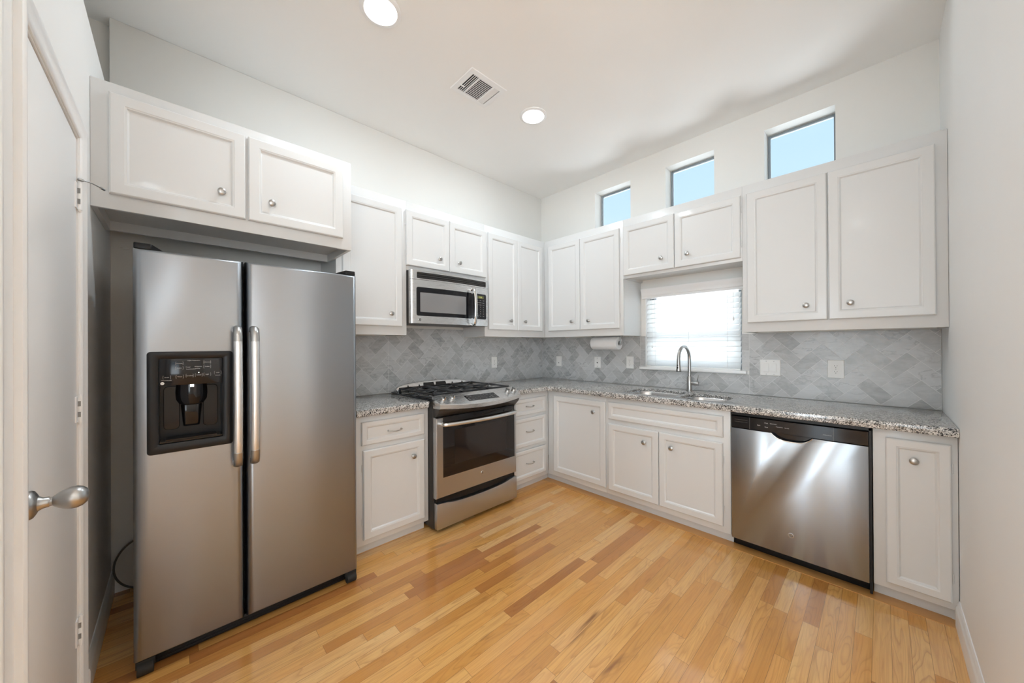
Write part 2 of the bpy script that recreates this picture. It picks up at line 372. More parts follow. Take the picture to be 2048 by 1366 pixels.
def frame_rect(fr, a, b, c, e, t, d0, d1):
    return MB(fr).box((a, d0, b), (a + t, d1, e)).box((c - t, d0, b), (c, d1, e)).box((a + t, d0, b), (c - t, d1, b + t)).box((a + t, d0, e - t), (c - t, d1, e))
side = ['leftmost small high window above the corner cabinets', 'middle small high window above the sink cabinets', 'rightmost small high window above the tall cabinets']
for k, (a, b, c, e) in enumerate(CL):
    w = thing('window_%d' % (k + 1), ((a + c) / 2, .11, b), side[k], 'window'); struct(w)
    frame_rect(FS, a, b, c, e, .016, -.152, -.122).build('window_frame', M['bronze'], w, bevel=.003)
    MB(FS).box((a + .014, -.139, b + .014), (c - .014, -.135, e - .014)).build('pane', M['glass'], w)
w = thing('window_4', (1.69, .1, 1.085), 'window over the sink behind the white blind', 'window'); struct(w)
a, b, c, e = SW
frame_rect(FS, a, b, c, e, .045, -.14, -.095).build('window_frame', M['bronze'], w, bevel=.003)
MB(FS).box((a + .04, -.135, 1.325), (c - .04, -.09, 1.372)).build('meeting_rail', M['bronze'], w, bevel=.003)
MB(FS).box((a + .04, -.12, b + .04), (c - .04, -.116, e - .04)).build('pane', M['glass'], w)
MB(FS).rects([(1.246, 1.072, 2.118, 1.098, -.09), (1.246, 1.072, 2.118, 1.098, .028), (1.250, 1.076, 2.114, 1.094, .034)]).build('window_sill', M['trim'], w, bevel=.002)

# baseboards
def baseboard(name, fn, a, b):
    prof = [(0, 0), (.014, 0), (.014, .082), (.012, .090), (.0085, .096), (.0085, .106), (.005, .114), (.003, .118), (0, .118)]
    return struct(MB().prism(prof, fn, a, b).build(name, M['trim']))
baseboard('baseboard_right', lambda d, z, s: (WX - d, s, z), -2.1, -.612)
baseboard('baseboard_front', lambda d, z, s: (s, DWY + d, z), 0, .76)
baseboard('baseboard_left', lambda d, z, s: (d, s, z), DWY, -2.43)
struct(MB().box((.56, -.640, 0), (3.06, -.556, .0025)).build('trim_1', M['oak']), 'oak border strip along the sink cabinets')

# pantry door, casing
d = thing('door_1', (DX1, DWY, 0), 'white pantry door with egg shaped knob', 'door'); struct(d)
MB(FD).box((DX0 + .003, -.045, .01), (DX1 - .003, -.004, DZ1 - .003)).build('door_leaf', M['trim'], d, bevel=.002)
for z in (.307, 1.09, 1.845):
    h = MB(FD).tube([(DX0 + .001, .004, z - .048), (DX0 + .001, .004, z + .048)], .0062, 10)
    for zz in (-.05, .05): h.tube([(DX0 + .001, .004, z + zz - .004), (DX0 + .001, .004, z + zz + .004)], .0045, 8)
    h.box((DX0 - .004, -.004, z - .045), (DX0 + .03, -.001, z + .045))
    hh = h.build('hinge', M['trim'], d)
    s_ = MB(FD)
    for zz in (-.019, .019): s_.box((DX0 + .0068, -.003, z + zz - .009), (DX0 + .0078, .006, z + zz + .009))
    s_.build('hinge_gap', M['grey'], hh)
KX, KZ = 1.455, .938
k = MB(FD).lathe([(.033, -.004), (.033, .002), (.031, .006), (.024, .010), (.017, .013), (.013, .020), (.012, .028), (.0105, .030), (.0105, .034), (.013, .036), (.019, .044), (.024, .053), (.0265, .063), (.0262, .072), (.023, .081), (.016, .088), (.008, .091), (.001, .092)], (KX, 0, KZ), (0, 1, 0), 28)
k.build('door_knob', M['nickel'], d)
k = MB(FD).tube([(DX0 + .002, .006, 1.906), (DX0 - .02, .03, 1.908), (DX0 - .052, .052, 1.905)], .0022, 8).tube([(DX0 - .046, .048, 1.9055), (DX0 - .058, .056, 1.9045)], .005, 10).lathe([(.008, 0), (.008, .006)], (DX0 + .001, .006, 1.902), (0, 0, 1), 12)
k.build('hinge_pin_stop', M['nickel'], d)
prof = [(.004, 0), (.058, 0), (.058, .012), (.052, .016), (.042, .016), (.036, .012), (.014, .010), (.008, .008), (.004, .004)]
t = MB(FD)
t.prism(prof, lambda w, dd, s: (DX0 - w, dd, s), 0, DZ1 + .0)
t.prism(prof, lambda w, dd, s: (DX1 + w, dd, s), 0, DZ1 + .0)
L1 = [(DX0 - w, dd, DZ1 + w) for w, dd in prof]; L2 = [(DX1 + w, dd, DZ1 + w) for w, dd in prof]
t.loops([[(DX0 - w, dd, DZ1) for w, dd in prof], L1, L2, [(DX1 + w, dd, DZ1) for w, dd in prof]])
struct(t.build('trim_2', M['trim']), 'white moulded casing around the pantry door')
struct(MB(FD).prism(prof, lambda w, dd, s: (1.66 + w, dd, s), 0, 2.2).build('trim_3', M['trim']), 'white casing at the end of the pantry wall')

# ------------------------------------------------------------------ cabinets
DU, DB, DF, ZT, ZB = .335, .609, .627, 2.412, 1.388
def AX(fr): return (1, 0, 0) if fr is FL else (0, -1, 0)
def door(par, fr, u0, z0, u1, z1, d, knob=None, hinge=None, fw=.058, name='door', pull=False, label=None):
    T = .020
    o = MB(fr).rects([(u0 + i, z0 + i, u1 - i, z1 - i, d + h) for i, h in ((.002, .0008), (0, .0035), (0, T - .006), (.0025, T - .002), (.006, T), (fw - .014, T), (fw - .010, T - .0025), (fw - .007, T - .003), (fw - .003, T - .0085), (fw, T - .0105), (fw + .003, T - .0105))]).build(name, M['cab'], par, ang=28)
    if knob:
        ku, kz = knob
        kd = d + (T - .0105 if (u0 + fw < ku < u1 - fw and z0 + fw < kz < z1 - fw) else T)
        MB(fr).lathe([(.0095, 0), (.0095, .0025), (.0055, .005), (.005, .013), (.0095, .017), (.0145, .0195), (.0165, .0225), (.016, .0255), (.012, .028), (.005, .0292), (.0005, .0295)], (ku, kd, kz), (0, 1, 0), 20).build('knob', M['nickel'], o)
    if pull:
        cu_, cz = (u0 + u1) / 2 + pull[0], (z0 + z1) / 2 + pull[1]; w = .045; kd = d + T - .0105
        p = MB(fr).tube([(cu_ - w, kd, cz), (cu_ - w, kd + .018, cz), (cu_ - w * .82, kd + .024, cz - .001), (cu_ - w * .4, kd + .027, cz - .004), (cu_, kd + .028, cz - .005), (cu_ + w * .4, kd + .027, cz - .004), (cu_ + w * .82, kd + .024, cz - .001), (cu_ + w, kd + .018, cz), (cu_ + w, kd, cz)], .0033, 8)
        for s in (-1, 1): p.lathe([(.006, 0), (.006, .003), (.004, .005)], (cu_ + s * w, kd, cz), (0, 1, 0), 10)
        p.build('pull_handle', M['nickel'], o)
    if hinge:
        hu = u0 - .0035 if hinge == 'l' else u1 + .0035
        n_ = min(.11, (z1 - z0) * .22)
        for hz in (z0 + n_, z1 - n_):
            MB(fr).tube([(hu, d + .004, hz - .022), (hu, d + .004, hz + .022)], .0034, 8).box((hu - .0016, d + .002, hz + .019), (hu + .0016, d + .0085, hz + .023)).build('hinge', M['cab'], o)
    return o
def wallcab(name, fr, u0, u1, z0, z1, dep, doors, label, back=.0):
    x = fr((u0, back, z0)); t = thing(name, x, label, 'cabinet', 'white wall cabinets')
    fw = .02
    b = MB(fr).box((u0, back, z0 + .022), (u1, dep - .019, z1)).box((u0 + .0003, back, z0), (u0 + .016, dep - .019, z0 + .022)).box((u1 - .016, back, z0), (u1 - .0003, dep - .019, z0 + .022))
    b.build('carcass', M['cab'], t)
    f = MB(fr).box((u0, dep - .019, z0), (u1, dep, z1))
    f.build('face_frame', M['cab'], t, bevel=.0015)
    for dd in doors: door(t, fr, *dd)
    return t
ytop, yb = 2.346, 1.452
d0 = DU + .0005
t = wallcab('wall_cabinet', FL, -2.441, -1.937, ZB, ZT, DU, [(-2.405, yb, -1.978, ytop, d0, (-2.066, 1.545), None)], 'tall single door white wall cabinet between the refrigerator top cabinet and the microwave')
t = wallcab('wall_cabinet', FL, -1.9365, -1.1675, 1.888, ZT, DU, [(-1.943, 1.922, -1.5555, ytop, d0, (-1.651, 2.012), 'l'), (-1.5515, 1.922, -1.160, ytop, d0, (-1.457, 2.010), None)], 'short two door white wall cabinet directly over the microwave')
t = wallcab('wall_cabinet', FL, -1.167, -.3355, ZB, ZT, DU, [(-1.133, yb, -.759, ytop, d0, (-.856, 1.544), 'l'), (-.755, yb, -.388, ytop, d0, (-.658, 1.543), None)], 'tall two door white wall cabinet right of the microwave, ending in the corner')
t = wallcab('wall_cabinet', FS, .3355, 1.258, ZB, ZT, DU, [(.400, yb, .802, ytop, d0, (.710, 1.539), None), (.806, yb, 1.227, ytop, d0, (.904, 1.538), 'r')], 'tall two door white wall cabinet left of the sink window, above the paper towels')
t = wallcab('wall_cabinet', FS, 1.2585, 2.1685, 1.889, ZT, DU, [(1.266, 1.912, 1.705, ytop, d0, (1.604, 2.010), None), (1.709, 1.912, 2.161, ytop, d0, (1.806, 2.007), 'r')], 'short two door white wall cabinet over the sink window')
t = wallcab('wall_cabinet', FS, 2.169, 3.079, ZB, ZT, DU, [(2.198, yb, 2.613, ytop, d0, (2.513, 1.546), None), (2.619, yb, 3.037, ytop, d0, (2.714, 1.545), None)], 'tall two door white wall cabinet right of the sink window, against the right wall')
# over the refrigerator
t = thing('refrigerator_cabinet', (.2, -2.95, 1.885), 'deep two door white cabinet hung above the refrigerator', 'cabinet', 'white wall cabinets')
b = MB(FL).box((-3.463, .205, 1.93), (-2.4435, DF - .02, ZT)).box((-3.463, .205, 1.885), (-3.445, DF - .02, 1.93)).box((-2.4615, .205, 1.885), (-2.4435, DF - .02, 1.93)).box((-3.445, .205, 1.885), (-2.4615, .225, 1.93))
b.build('carcass', M['cab'], t)
MB(FL).box((-3.44, 0, 2.25), (-2.46, .205, 2.40)).build('mounting_cleat', M['cab'], t)
MB(FL).box((-3.4635, DF - .02, 1.885), (-2.443, DF, ZT)).build('face_frame', M['cab'], t, bevel=.0015)
door(t, FL, -3.412, 1.945, -2.9585, 2.366, DF + .0005, (-3.052, 2.053), None)
door(t, FL, -2.9475, 1.945, -2.494, 2.366, DF + .0005, (-2.849, 2.053), None)

ZK, ZC = .068, .874
def basecab(name, fr, u0, u1, label, ku0=None, ku1=None, open_top=None):
    t = thing(name, fr((u0, DB - .02, 0)), label, 'cabinet', 'white base cabinets')
    b = MB(fr).box((u0, .02, ZK), (u1, DB - .019, open_top or ZC - .001))
    if open_top: b.box((u0, .02, open_top), (u0 + .016, DB - .019, ZC - .001)).box((u1 - .016, .02, open_top), (u1, DB - .019, ZC - .001))
    b.build('carcass', M['cab'], t)
    MB(fr).box((u0, DB - .019, ZK), (u1, DB, ZC - .001)).build('face_frame', M['cab'], t, bevel=.0015)
    MB(fr).box((ku0 or u0, .03, 0), (ku1 or u1, .558, ZK)).build('toe_kick', M['cab'], t)
    return t
d0 = DB + .0005
t = basecab('base_cabinet', FL, -2.428, -1.9175, 'narrow white base cabinet between the refrigerator and the range', ku1=-1.9245)
door(t, FL, -2.386, .690, -1.954, .834, d0, fw=.040, name='drawer', pull=(0, -.006))
door(t, FL, -2.377, .104, -1.954, .657, d0, (-2.041, .555), 'l', fw=.056)
t = basecab('base_cabinet', FL, -1.131, -.6095, 'white base cabinet with three stacked drawers right of the range', ku1=-.5595)
for a, b in ((.678, .824), (.393, .650), (.108, .361)):
    door(t, FL, -1.095, a, -.662, b, d0, fw=.040, name='drawer', pull=(0, 0 if a > .6 else .004))
t = basecab('base_cabinet', FS, .6105, 1.2435, 'white single door base cabinet in the corner, left of the sink cabinet', ku0=.559)
door(t, FS, .690, .116, 1.243, .830, d0, (1.132, .731), None, fw=.056)
t = basecab('base_cabinet', FS, 1.2445, 2.1585, 'wide white base cabinet under the sink with two doors and a false drawer', open_top=.665)
door(t, FS, 1.272, .694, 2.118, .833, d0, fw=.044, name='drawer_front')
door(t, FS, 1.272, .112, 1.690, .657, d0, (1.582, .560), None, fw=.056)
door(t, FS, 1.694, .112, 2.116, .657, d0, (1.786, .558), 'r', fw=.056)
t = basecab('base_cabinet', FS, 2.8035, 3.078, 'narrow white base cabinet right of the dishwasher, against the right wall')
door(t, FS, 2.848, .103, 3.058, .832, d0, (2.943, .735), 'r', fw=.050)

# ------------------------------------------------------------------ countertops with bowl cutouts
CT0, CT1, CE, CTS = .8745, .916, .655, .894
def slab(poly, holes, name, label, apron):
    bm = bmesh.new()
    def ring(pts, z): return [bm.verts.new((x, y, z)) for x, y in pts]
    allr = []
    for z in (CTS, CT1):
        rs = [ring(poly, z)] + [ring(h, z) for h in holes]; es = []
        for r in rs:
            for i in range(len(r)):
                es.append(bm.edges.new((r[i], r[(i + 1) % len(r)])))
        bmesh.ops.triangle_fill(bm, edges=es, use_beauty=True); allr.append(rs)
    for r0, r1 in zip(*allr):
        for i in range(len(r0)):
            j = (i + 1) % len(r0); bm.faces.new((r0[i], r0[j], r1[j], r1[i]))
    r0, r1 = ring(apron, CT0), ring(apron, CTS + .0005)
    bm.faces.new(r0); bm.faces.new(r1)
    for i in range(len(r0)):
        j = (i + 1) % len(r0); bm.faces.new((r0[i], r0[j], r1[j], r1[i]))
    bmesh.ops.recalc_face_normals(bm, faces=bm.faces)
    es = [e for e in bm.edges if (e.verts[0].co.z > CT1 - .001 or e.verts[0].co.z < CT0 + .001) and abs(e.verts[0].co.z - e.verts[1].co.z) < 1e-6 and len(e.link_faces) == 2 and e.calc_face_angle(0) > 1]
    bmesh.ops.bevel(bm, geom=es, offset=.005, segments=3, affect='EDGES', profile=.5)
    me = bpy.data.meshes.new(name); bm.to_mesh(me); bm.free()
    me.shade_smooth(); me.set_sharp_from_angle(angle=math.radians(40)); me.materials.append(M['granite'])
    o = bpy.data.objects.new(name, me); C.objects.link(o)
    return tag(o, label, 'countertop')
def bowl_outline(x0, y0, x1, y1, r, n=7): return rr(x0, y0, x1, y1, r, n)
B1 = (1.345, -.555, 1.752, -.185, .10); B2 = (1.795, -.555, 2.098, -.235, .09)
corner = [(CE + .055 - .055 * math.sin(a), -CE - .055 + .055 * math.cos(a)) for a in [math.radians(90 * (1 - i / 6)) for i in range(7)]]
poly = [(.012, -1.1305), (CE, -1.1305)] + corner + [(WX - .001, -CE), (WX - .001, -.012), (.012, -.012)]
slab(poly, [bowl_outline(*B1), bowl_outline(*B2)], 'countertop', 'L shaped speckled grey granite countertop holding the sink',
     [(CE - .05, -1.1305), (CE, -1.1305)] + corner + [(WX - .001, -CE), (WX - .001, -CE + .05), (CE - .05, -CE + .05)])
slab([(.012, -2.425), (CE, -2.425), (CE, -1.935), (CE - .02, -1.9165), (.012, -1.9165)], [], 'countertop', 'small speckled granite countertop between the refrigerator and the range',
     [(CE - .05, -2.425), (CE, -2.425), (CE, -1.935), (CE - .02, -1.9165), (CE - .05, -1.9165)])

# ------------------------------------------------------------------ herringbone marble splashback
def clip(poly, box):
    for ax, lim, sg in ((0, box[0], 1), (0, box[2], -1), (1, box[1], 1), (1, box[3], -1)):
        out = []
        for i in range(len(poly)):
            p, q = poly[i], poly[(i + 1) % len(poly)]
            ip, iq = sg * (p[ax] - lim) >= 0, sg * (q[ax] - lim) >= 0
            if ip: out.append(p)
            if ip != iq:
                t = (lim - p[ax]) / (q[ax] - p[ax]); out.append(tuple(p[k] + t * (q[k] - p[k]) for k in (0, 1)))
        poly = out
        if len(poly) < 3: return []
    return poly
def tiles(name, fr, zones, x0, z0, label, strips=()):
    random.seed(7); TW = .0785; g = .0011; vs = []; fs = []; cols = []; s2 = math.sqrt(.5) * TW
    t = tag(bpy.data.objects.new(name, None), label, 'backsplash'); C.objects.link(t)
    gr = MB(fr)
    for zb_ in list(zones) + list(strips): gr.box((zb_[0], .001, zb_[1]), (zb_[2], .0099, zb_[3]))
    gr.build('grout_bed', M['grout'], t)
    def put(poly, col):
        if len(poly) < 3: return
        n0 = len(vs)
        for p in poly: vs.append(fr((p[0], .0085, p[1])))
        for p in poly: vs.append(fr((p[0], .0102, p[1])))
        k = len(poly); fs.append(tuple(range(n0 + k, n0 + 2 * k))); cols.append(col)
        for i in range(k):
            j = (i + 1) % k; fs.append((n0 + i, n0 + j, n0 + k + j, n0 + k + i)); cols.append(col)
    R = 60
    for a in range(-R, R):
        for b in range(-R, R):
            k = (a - b - 1) % 4
            if k == 0: rc = (a + g / TW, b + g / TW, a + 2 - g / TW, b + 1 - g / TW)
            elif k == 3: rc = (a + g / TW, b + g / TW, a + 1 - g / TW, b + 2 - g / TW)
            else: continue
            P = [(x0 + (u - v) * s2, z0 + (u + v) * s2) for u, v in ((rc[0], rc[1]), (rc[2], rc[1]), (rc[2], rc[3]), (rc[0], rc[3]))]
            col = (random.random(), random.random(), random.random() ** 1.5)
            for zn in zones: put(clip(P, (zn[0] + .001, zn[1] + .001, zn[2] - .001, zn[3] - .001)), col)
    for sn in strips:
        z = sn[1]
        while z < sn[3] - .01:
            z2 = min(z + .155, sn[3]); put([(sn[0] + .001, z + .001), (sn[2] - .001, z + .001), (sn[2] - .001, z2 - .001), (sn[0] + .001, z2 - .001)], (random.random(), random.random(), random.random() ** 1.5)); z = z2
    me = bpy.data.meshes.new('marble_tiles'); me.from_pydata(vs, [], fs)
    at = me.attributes.new('tint', 'FLOAT_COLOR', 'FACE')
    for i, c in enumerate(cols): at.data[i].color = (*c, 1)
    bm = bmesh.new(); bm.from_mesh(me); bmesh.ops.recalc_face_normals(bm, faces=bm.faces); bm.to_mesh(me); bm.free()
    me.materials.append(M['tile']); o = bpy.data.objects.new('marble_tiles', me); C.objects.link(o); o.parent = t
zc = .9165
tiles('backsplash', FS, [(.0105, zc, 1.252, 1.386), (1.252, zc, 2.132, 1.071), (2.132, zc, WX - .003, 1.386)], 2.833, 1.251, 'grey marble herringbone tile splashback behind the sink', strips=[(1.252, 1.099, 1.302, 1.386), (2.084, 1.099, 2.132, 1.386)])
tiles('backsplash', FL, [(-2.43, zc, -1.936, 1.386), (-1.936, zc, -1.168, 1.46), (-1.168, zc, -.0105, 1.386)], -1.21, 1.18, 'grey marble herringbone tile splashback behind the range')

# ------------------------------------------------------------------ outlets and switches
def plate(fr, u0, z0, u1, z1):
    return MB(fr).rects([(u0, z0, u1, z1, .0103), (u0, z0, u1, z1, .0135), (u0 + .003, z0 + .003, u1 - .003, z1 - .003, .0165)])
def recept(par, fr, cu_, cz, s=1.0):
    o = MB(fr).loops([[(cu_ + s * .0165 * math.cos(a), dd, cz + s * max(-.0125, min(.0125, .0165 * math.sin(a)))) for a in [2 * math.pi * i / 24 for i in range(24)]] for dd in (.016, .0178)]).build('receptacle', M['white'], par)
    q = MB(fr).box((cu_ - .0075 * s, .0178, cz - .001), (cu_ - .0055 * s, .0181, cz + .0075)).box((cu_ + .0055 * s, .0178, cz), (cu_ + .0075 * s, .0181, cz + .0065))
    q.lathe([(.0024, .0178), (.0024, .0182)], (cu_, 0, cz - .0065), (0, 1, 0), 10)
    q.build('slots', M['slot'], o)
def outlet(fr, cu_, cz, label, w=.074, h=.118):
    t = thing('wall_outlet', fr((cu_, .0103, cz)), label, 'outlet')
    plate(fr, cu_ - w / 2, cz - h / 2, cu_ + w / 2, cz + h / 2).build('cover_plate', M['white'], t)
    for s in (-1, 1): recept(t, fr, cu_, cz + s * .0195)
    MB(fr).lathe([(.003, .0163), (.003, .0175), (.001, .018)], (cu_, 0, cz), (0, 1, 0), 10).build('screw', M['nickel'], t)
    return t
outlet(FL, -.777, 1.127, 'white wall outlet on the range side tiles, left of the corner')
outlet(FS, 1.146, 1.132, 'white duplex outlet just left of the sink window')
outlet(FS, 2.626, 1.134, 'large white duplex outlet right of the double switch', .084, .122)
t = thing('phone_jack', FS((.268, .0103, 1.121)), 'small white phone jack plate nearest the corner', 'wall plate')
plate(FS, .231, 1.063, .305, 1.179).build('cover_plate', M['white'], t)
MB(FS).box((.260, .0164, 1.096), (.274, .0169, 1.106)).build('jack_opening', M['grey'], t)
t = thing('coax_plate', FS((.781, .0103, 1.123)), 'white cable plate with one dark centre socket, under the paper towels', 'wall plate')
plate(FS, .745, 1.064, .817, 1.182).build('cover_plate', M['white'], t)
MB(FS).lathe([(.0065, .016), (.0065, .0185), (.005, .019)], (.781, 0, 1.118), (0, 1, 0), 12).build('socket', M['slot'], t)
for s in (-1, 1): MB(FS).lathe([(.0038, .016), (.0038, .0175)], (.781, 0, 1.123 + s * .042), (0, 1, 0), 10).build('screw', M['grey'], t)
t = thing('light_switch', FS((2.265, .0103, 1.128)), 'white double rocker switch plate right of the sink window', 'switch')
plate(FS, 2.202, 1.069, 2.328, 1.188).build('cover_plate', M['white'], t)
for s in (-1, 1):
    cx = 2.265 + s * .0235
    r = MB(FS).box((cx - .0175, .0160, 1.095), (cx + .0175, .0172, 1.162)).build('rocker_frame', M['white'], t)
    MB(FS).loops([[(cx - .0155, .0172, 1.098), (cx + .0155, .0172, 1.098), (cx + .0155, .0172, 1.159), (cx - .0155, .0172, 1.159)], [(cx - .015, .0215, 1.099), (cx + .015, .0215, 1.099), (cx + .015, .0185, 1.158), (cx - .015, .0185, 1.158)]]).build('rocker', M['white'], r)
    for z in (1.080, 1.176): MB(FS).lathe([(.0032, .0163), (.0032, .0176)], (cx, 0, z), (0, 1, 0), 10).build('screw', M['nickel'], t)
#@@APPLIANCES@@
# ------------------------------------------------------------------ round badge used on the appliances
def badge(par, fr, u, z, d, r, name='badge'):
    while par.parent is not None: par = par.parent
    o = MB(fr).lathe([(r, d), (r, d + .0015), (r * .93, d + .0022), (r * .80, d + .0022), (r * .78, d + .0012)], (u, 0, z), (0, 1, 0), 24).build(name, M['chrome'], par)
    k = MB(fr).lathe([(r * .77, d + .0010), (r * .77, d + .0014)], (u, 0, z), (0, 1, 0), 20).build('badge_field', M['dark'], o)
    mb = MB(fr)
    def fn(a, b): return (u + a, d + .0018, z + b)
    text(mb, 'GE', r * .92, fn)
    mb.tube([(u + r * .62 * math.cos(a), d + .0018, z + r * .62 * math.sin(a)) for a in [math.radians(x) for x in range(20, 161, 20)]], r * .05, 6)
    mb.tube([(u + r * .62 * math.cos(a), d + .0018, z + r * .62 * math.sin(a)) for a in [math.radians(x) for x in range(200, 341, 20)]], r * .05, 6)
    mb.build('monogram', M['chrome'], o)
    return o

# ------------------------------------------------------------------ refrigerator
F0, F1, FM0, FM1 = -3.337, -2.479, -2.9865, -2.9785
t = thing('refrigerator', (.06, -2.908, 0), 'stainless side by side refrigerator with black ice and water dispenser', 'refrigerator')
MB(FL).box((F0 + .004, .10, .035), (F1 - .004, .695, 1.69)).build('body', M['grey'], t, bevel=.006)
def fdoor(u0, u1, name, hole=None):
    z0, z1 = .062, 1.702
    L = [(.0, .700), (.0, .788), (.0025, .798), (.008, .808), (.016, .815), (.026, .8185)]
    rs = [(u0 + i, z0 + i * .6, u1 - i, z1 - i * .6, d) for i, d in L]
    if hole: rs += [(*hole, .8185), (*hole, .722)]
    return MB(FL).rects(rs).build(name, M['steelf'], t, ang=50)
hole = (-3.285, .888, -3.042, 1.274)
fz = fdoor(F0, FM0, 'freezer_door', hole)
fd_ = fdoor(FM1, F1, 'refrigerator_door')
MB(FL).box((FM0 - .002, .69, .07), (FM1 + .002, .74, 1.69)).build('door_gasket', M['rubber'], t)
for nm, par, u in (('handle', t, -3.014), ('handle', t, -2.952)):
    zt, zb = 1.398, .772
    path = [(u, .8175, zb + .02), (u, .835, zb + .008), (u, .853, zb + .012), (u, .864, zb + .04), (u, .871, zb + .12), (u, .876, zb + .25), (u, .877, (zt + zb) / 2), (u, .876, zt - .25), (u, .871, zt - .12), (u, .864, zt - .04), (u, .853, zt - .012), (u, .835, zt - .008), (u, .8175, zt - .02)]
    h = MB(FL).tube(path, .0165, 14, flat=(.72, 1.0)).build(nm, M['steelh'], par, ang=60)
    for a, b, c in ((zt - .045, .863, .8725), (zb + .045, .863, .8725)):
        s = 1 if a > 1 else -1
        MB(FL).tube([(u, .832, a + s * .038), (u, .854, a + s * .034), (u, .865, a + s * .006), (u, .869, a - s * .022)], .0172, 14, flat=(.73, 1.0)).build('handle_end', M['nickel'], h, ang=60)
# dispenser
dp = MB(FL).rrects([(-3.298, .875, -3.028, 1.289, .8180, .012), (-3.298, .875, -3.028, 1.289, .8225, .012), (-3.294, .879, -3.032, 1.285, .8245, .010), (-3.266, .910, -3.062, 1.262, .8235, .004), (-3.264, .912, -3.064, 1.260, .8215, .004), (-3.262, .915, -3.066, 1.258, .740, .012)], 4, False, True).build('dispenser', M['black'], t, ang=40)
pn = MB(FL).rects([(-3.263, 1.150, -3.065, 1.259, .780), (-3.263, 1.150, -3.065, 1.259, .8215), (-3.261, 1.152, -3.067, 1.257, .8225)]).build('control_panel', M['blackg'], dp)
def fp(cy, cz): return lambda a, b: (cy + a, .8230, cz + b)
def pxy(cx, cy): return (-3.269 + (cx - 245) / 610 * .210, 1.259 - (cy - 358) / 240 * .110)    # layout of the panel
def outline(mb, cx, cz, w, h, d=.8230, th=.0006):
    for s in (-1, 1):
        mb.box((cx + s * w - th / 2, d, cz - h * .8), (cx + s * w + th / 2, d + .0002, cz + h * .8))
        for q in (-1, 1): mb.box((cx + s * w * (.82 if s > 0 else 1), d, cz + q * h - th / 2), (cx + s * w * (1 if s > 0 else .82), d + .0002, cz + q * h + th / 2))
for s, cx, cy in (('Warmer', 437, 400), ('Colder', 437, 443), ('Warmer', 692, 395), ('Colder', 692, 437), ('Water', 440, 521), ('Crushed', 528, 516), ('Cubed', 612, 512), ('Light', 692, 510), ('Lock', 793, 498), ('Reset', 328, 523)):
    c = pxy(cx, cy); word(dp, FL, s, .0058, fp(*c), extra=lambda mb: outline(mb, c[0], c[1], .0115, .0065))
for s, cx, cy in (('Digital Temperature', 567, 377), ('Freezer', 515, 436), ('Refrigerator', 608, 434), ('Hold 3 Seconds', 325, 549), ('Recommended', 540, 455), ('Settings', 603, 452), ('Controls', 793, 523)):
    word(dp, FL, s, .0048, fp(*pxy(cx, cy)))
c = pxy(612, 490); MB(FL).lathe([(.0018, .8222), (.0018, .8232)], (c[0], 0, c[1]), (0, 1, 0), 10).build('indicator', M['indicator'], dp)
c = pxy(290, 575); bo = MB(FL).lathe([(.0058, .8222), (.0058, .8230)], (c[0], 0, c[1]), (0, 1, 0), 18).build('badge', M['white'], t)
b_ = MB(FL); text(b_, 'GE', .006, lambda a, b: (c[0] + a, .8233, c[1] + b)); b_.build('monogram', M['grey'], bo)
MB(FL).lathe([(.050, 1.152), (.052, 1.11), (.050, 1.085), (.040, 1.066), (.024, 1.060), (.001, 1.059)], (-3.164, .775, 0), (0, 0, 1), 26, (.72, 1)).build('ice_chute', M['blackg'], dp)
MB(FL).box((-3.170, .806, 1.139), (-3.158, .818, 1.150)).build('dispenser_lamp', M['indicator'], dp)
MB(FL).loops([[(-3.20, .748, 1.06), (-3.128, .748, 1.06), (-3.140, .765, 1.06), (-3.188, .765, 1.06)], [(-3.192, .748, .965), (-3.136, .748, .965), (-3.142, .757, .965), (-3.186, .757, .965)]]).build('paddle', M['blackg'], dp, bevel=.003)
for s in (-1, 1):
    MB(FL).rrects([(-3.164 + (.038 if s > 0 else -.088), .955, -3.164 + (.088 if s > 0 else -.038), 1.140, .741, .015), (-3.164 + (.040 if s > 0 else -.086), .957, -3.164 + (.086 if s > 0 else -.040), 1.138, .745, .014)], 4).build('side_panel', M['blackg'], dp)
g_ = MB(FL).box((-3.262, .742, .9155), (-3.066, .820, .922))
for k in range(6): g_.box((-3.245, .752 + k * .0115, .922), (-3.083, .757 + k * .0115, .927))
g_.build('drip_tray', M['blackg'], dp)
for a, b in ((F0 + .002, F0 + .135), (F1 - .135, F1 - .002)):
    hi = F0 + .002 if a < -3 else F1 - .002
    l = abs
    q = [(a, .60, 1.692), (b, .60, 1.692), (b, .80, 1.703), (a, .80, 1.703)]
    ins = (hi, hi + .05) if hi == a else (hi - .05, hi)
    MB(FL).loops([[(a, .60, 1.69), (b, .60, 1.69), (ins[1], .795, 1.703), (ins[0], .795, 1.703)], [(a, .60, 1.706), (b, .60, 1.706), (ins[1], .79, 1.728), (ins[0], .79, 1.728)]]).build('hinge_cover', M['black'], t, bevel=.004)
gr = MB(FL).box((F0 + .02, .66, .014), (F1 - .02, .775, .058))
for k in range(3): gr.box((F0 + .05, .775, .022 + k * .011), (F1 - .05, .778, .027 + k * .011))
gr.build('base_grille', M['black'], t, bevel=.002)
for a in (F0 + .033, F1 - .033):
    MB(FL).tube([(a - .024, .792, .026), (a + .024, .792, .026)], .026, 14).box((a - .028, .72, .030), (a + .028, .80, .060)).build('roller', M['rubber'], t, bevel=.002)
for a in (F0 + .04, F1 - .04):
    MB(FL).tube([(a - .02, .12, .020), (a + .02, .12, .020)], .02, 12).box((a - .02, .11, .02), (a + .02, .13, .04)).build('rear_roller', M['rubber'], t)
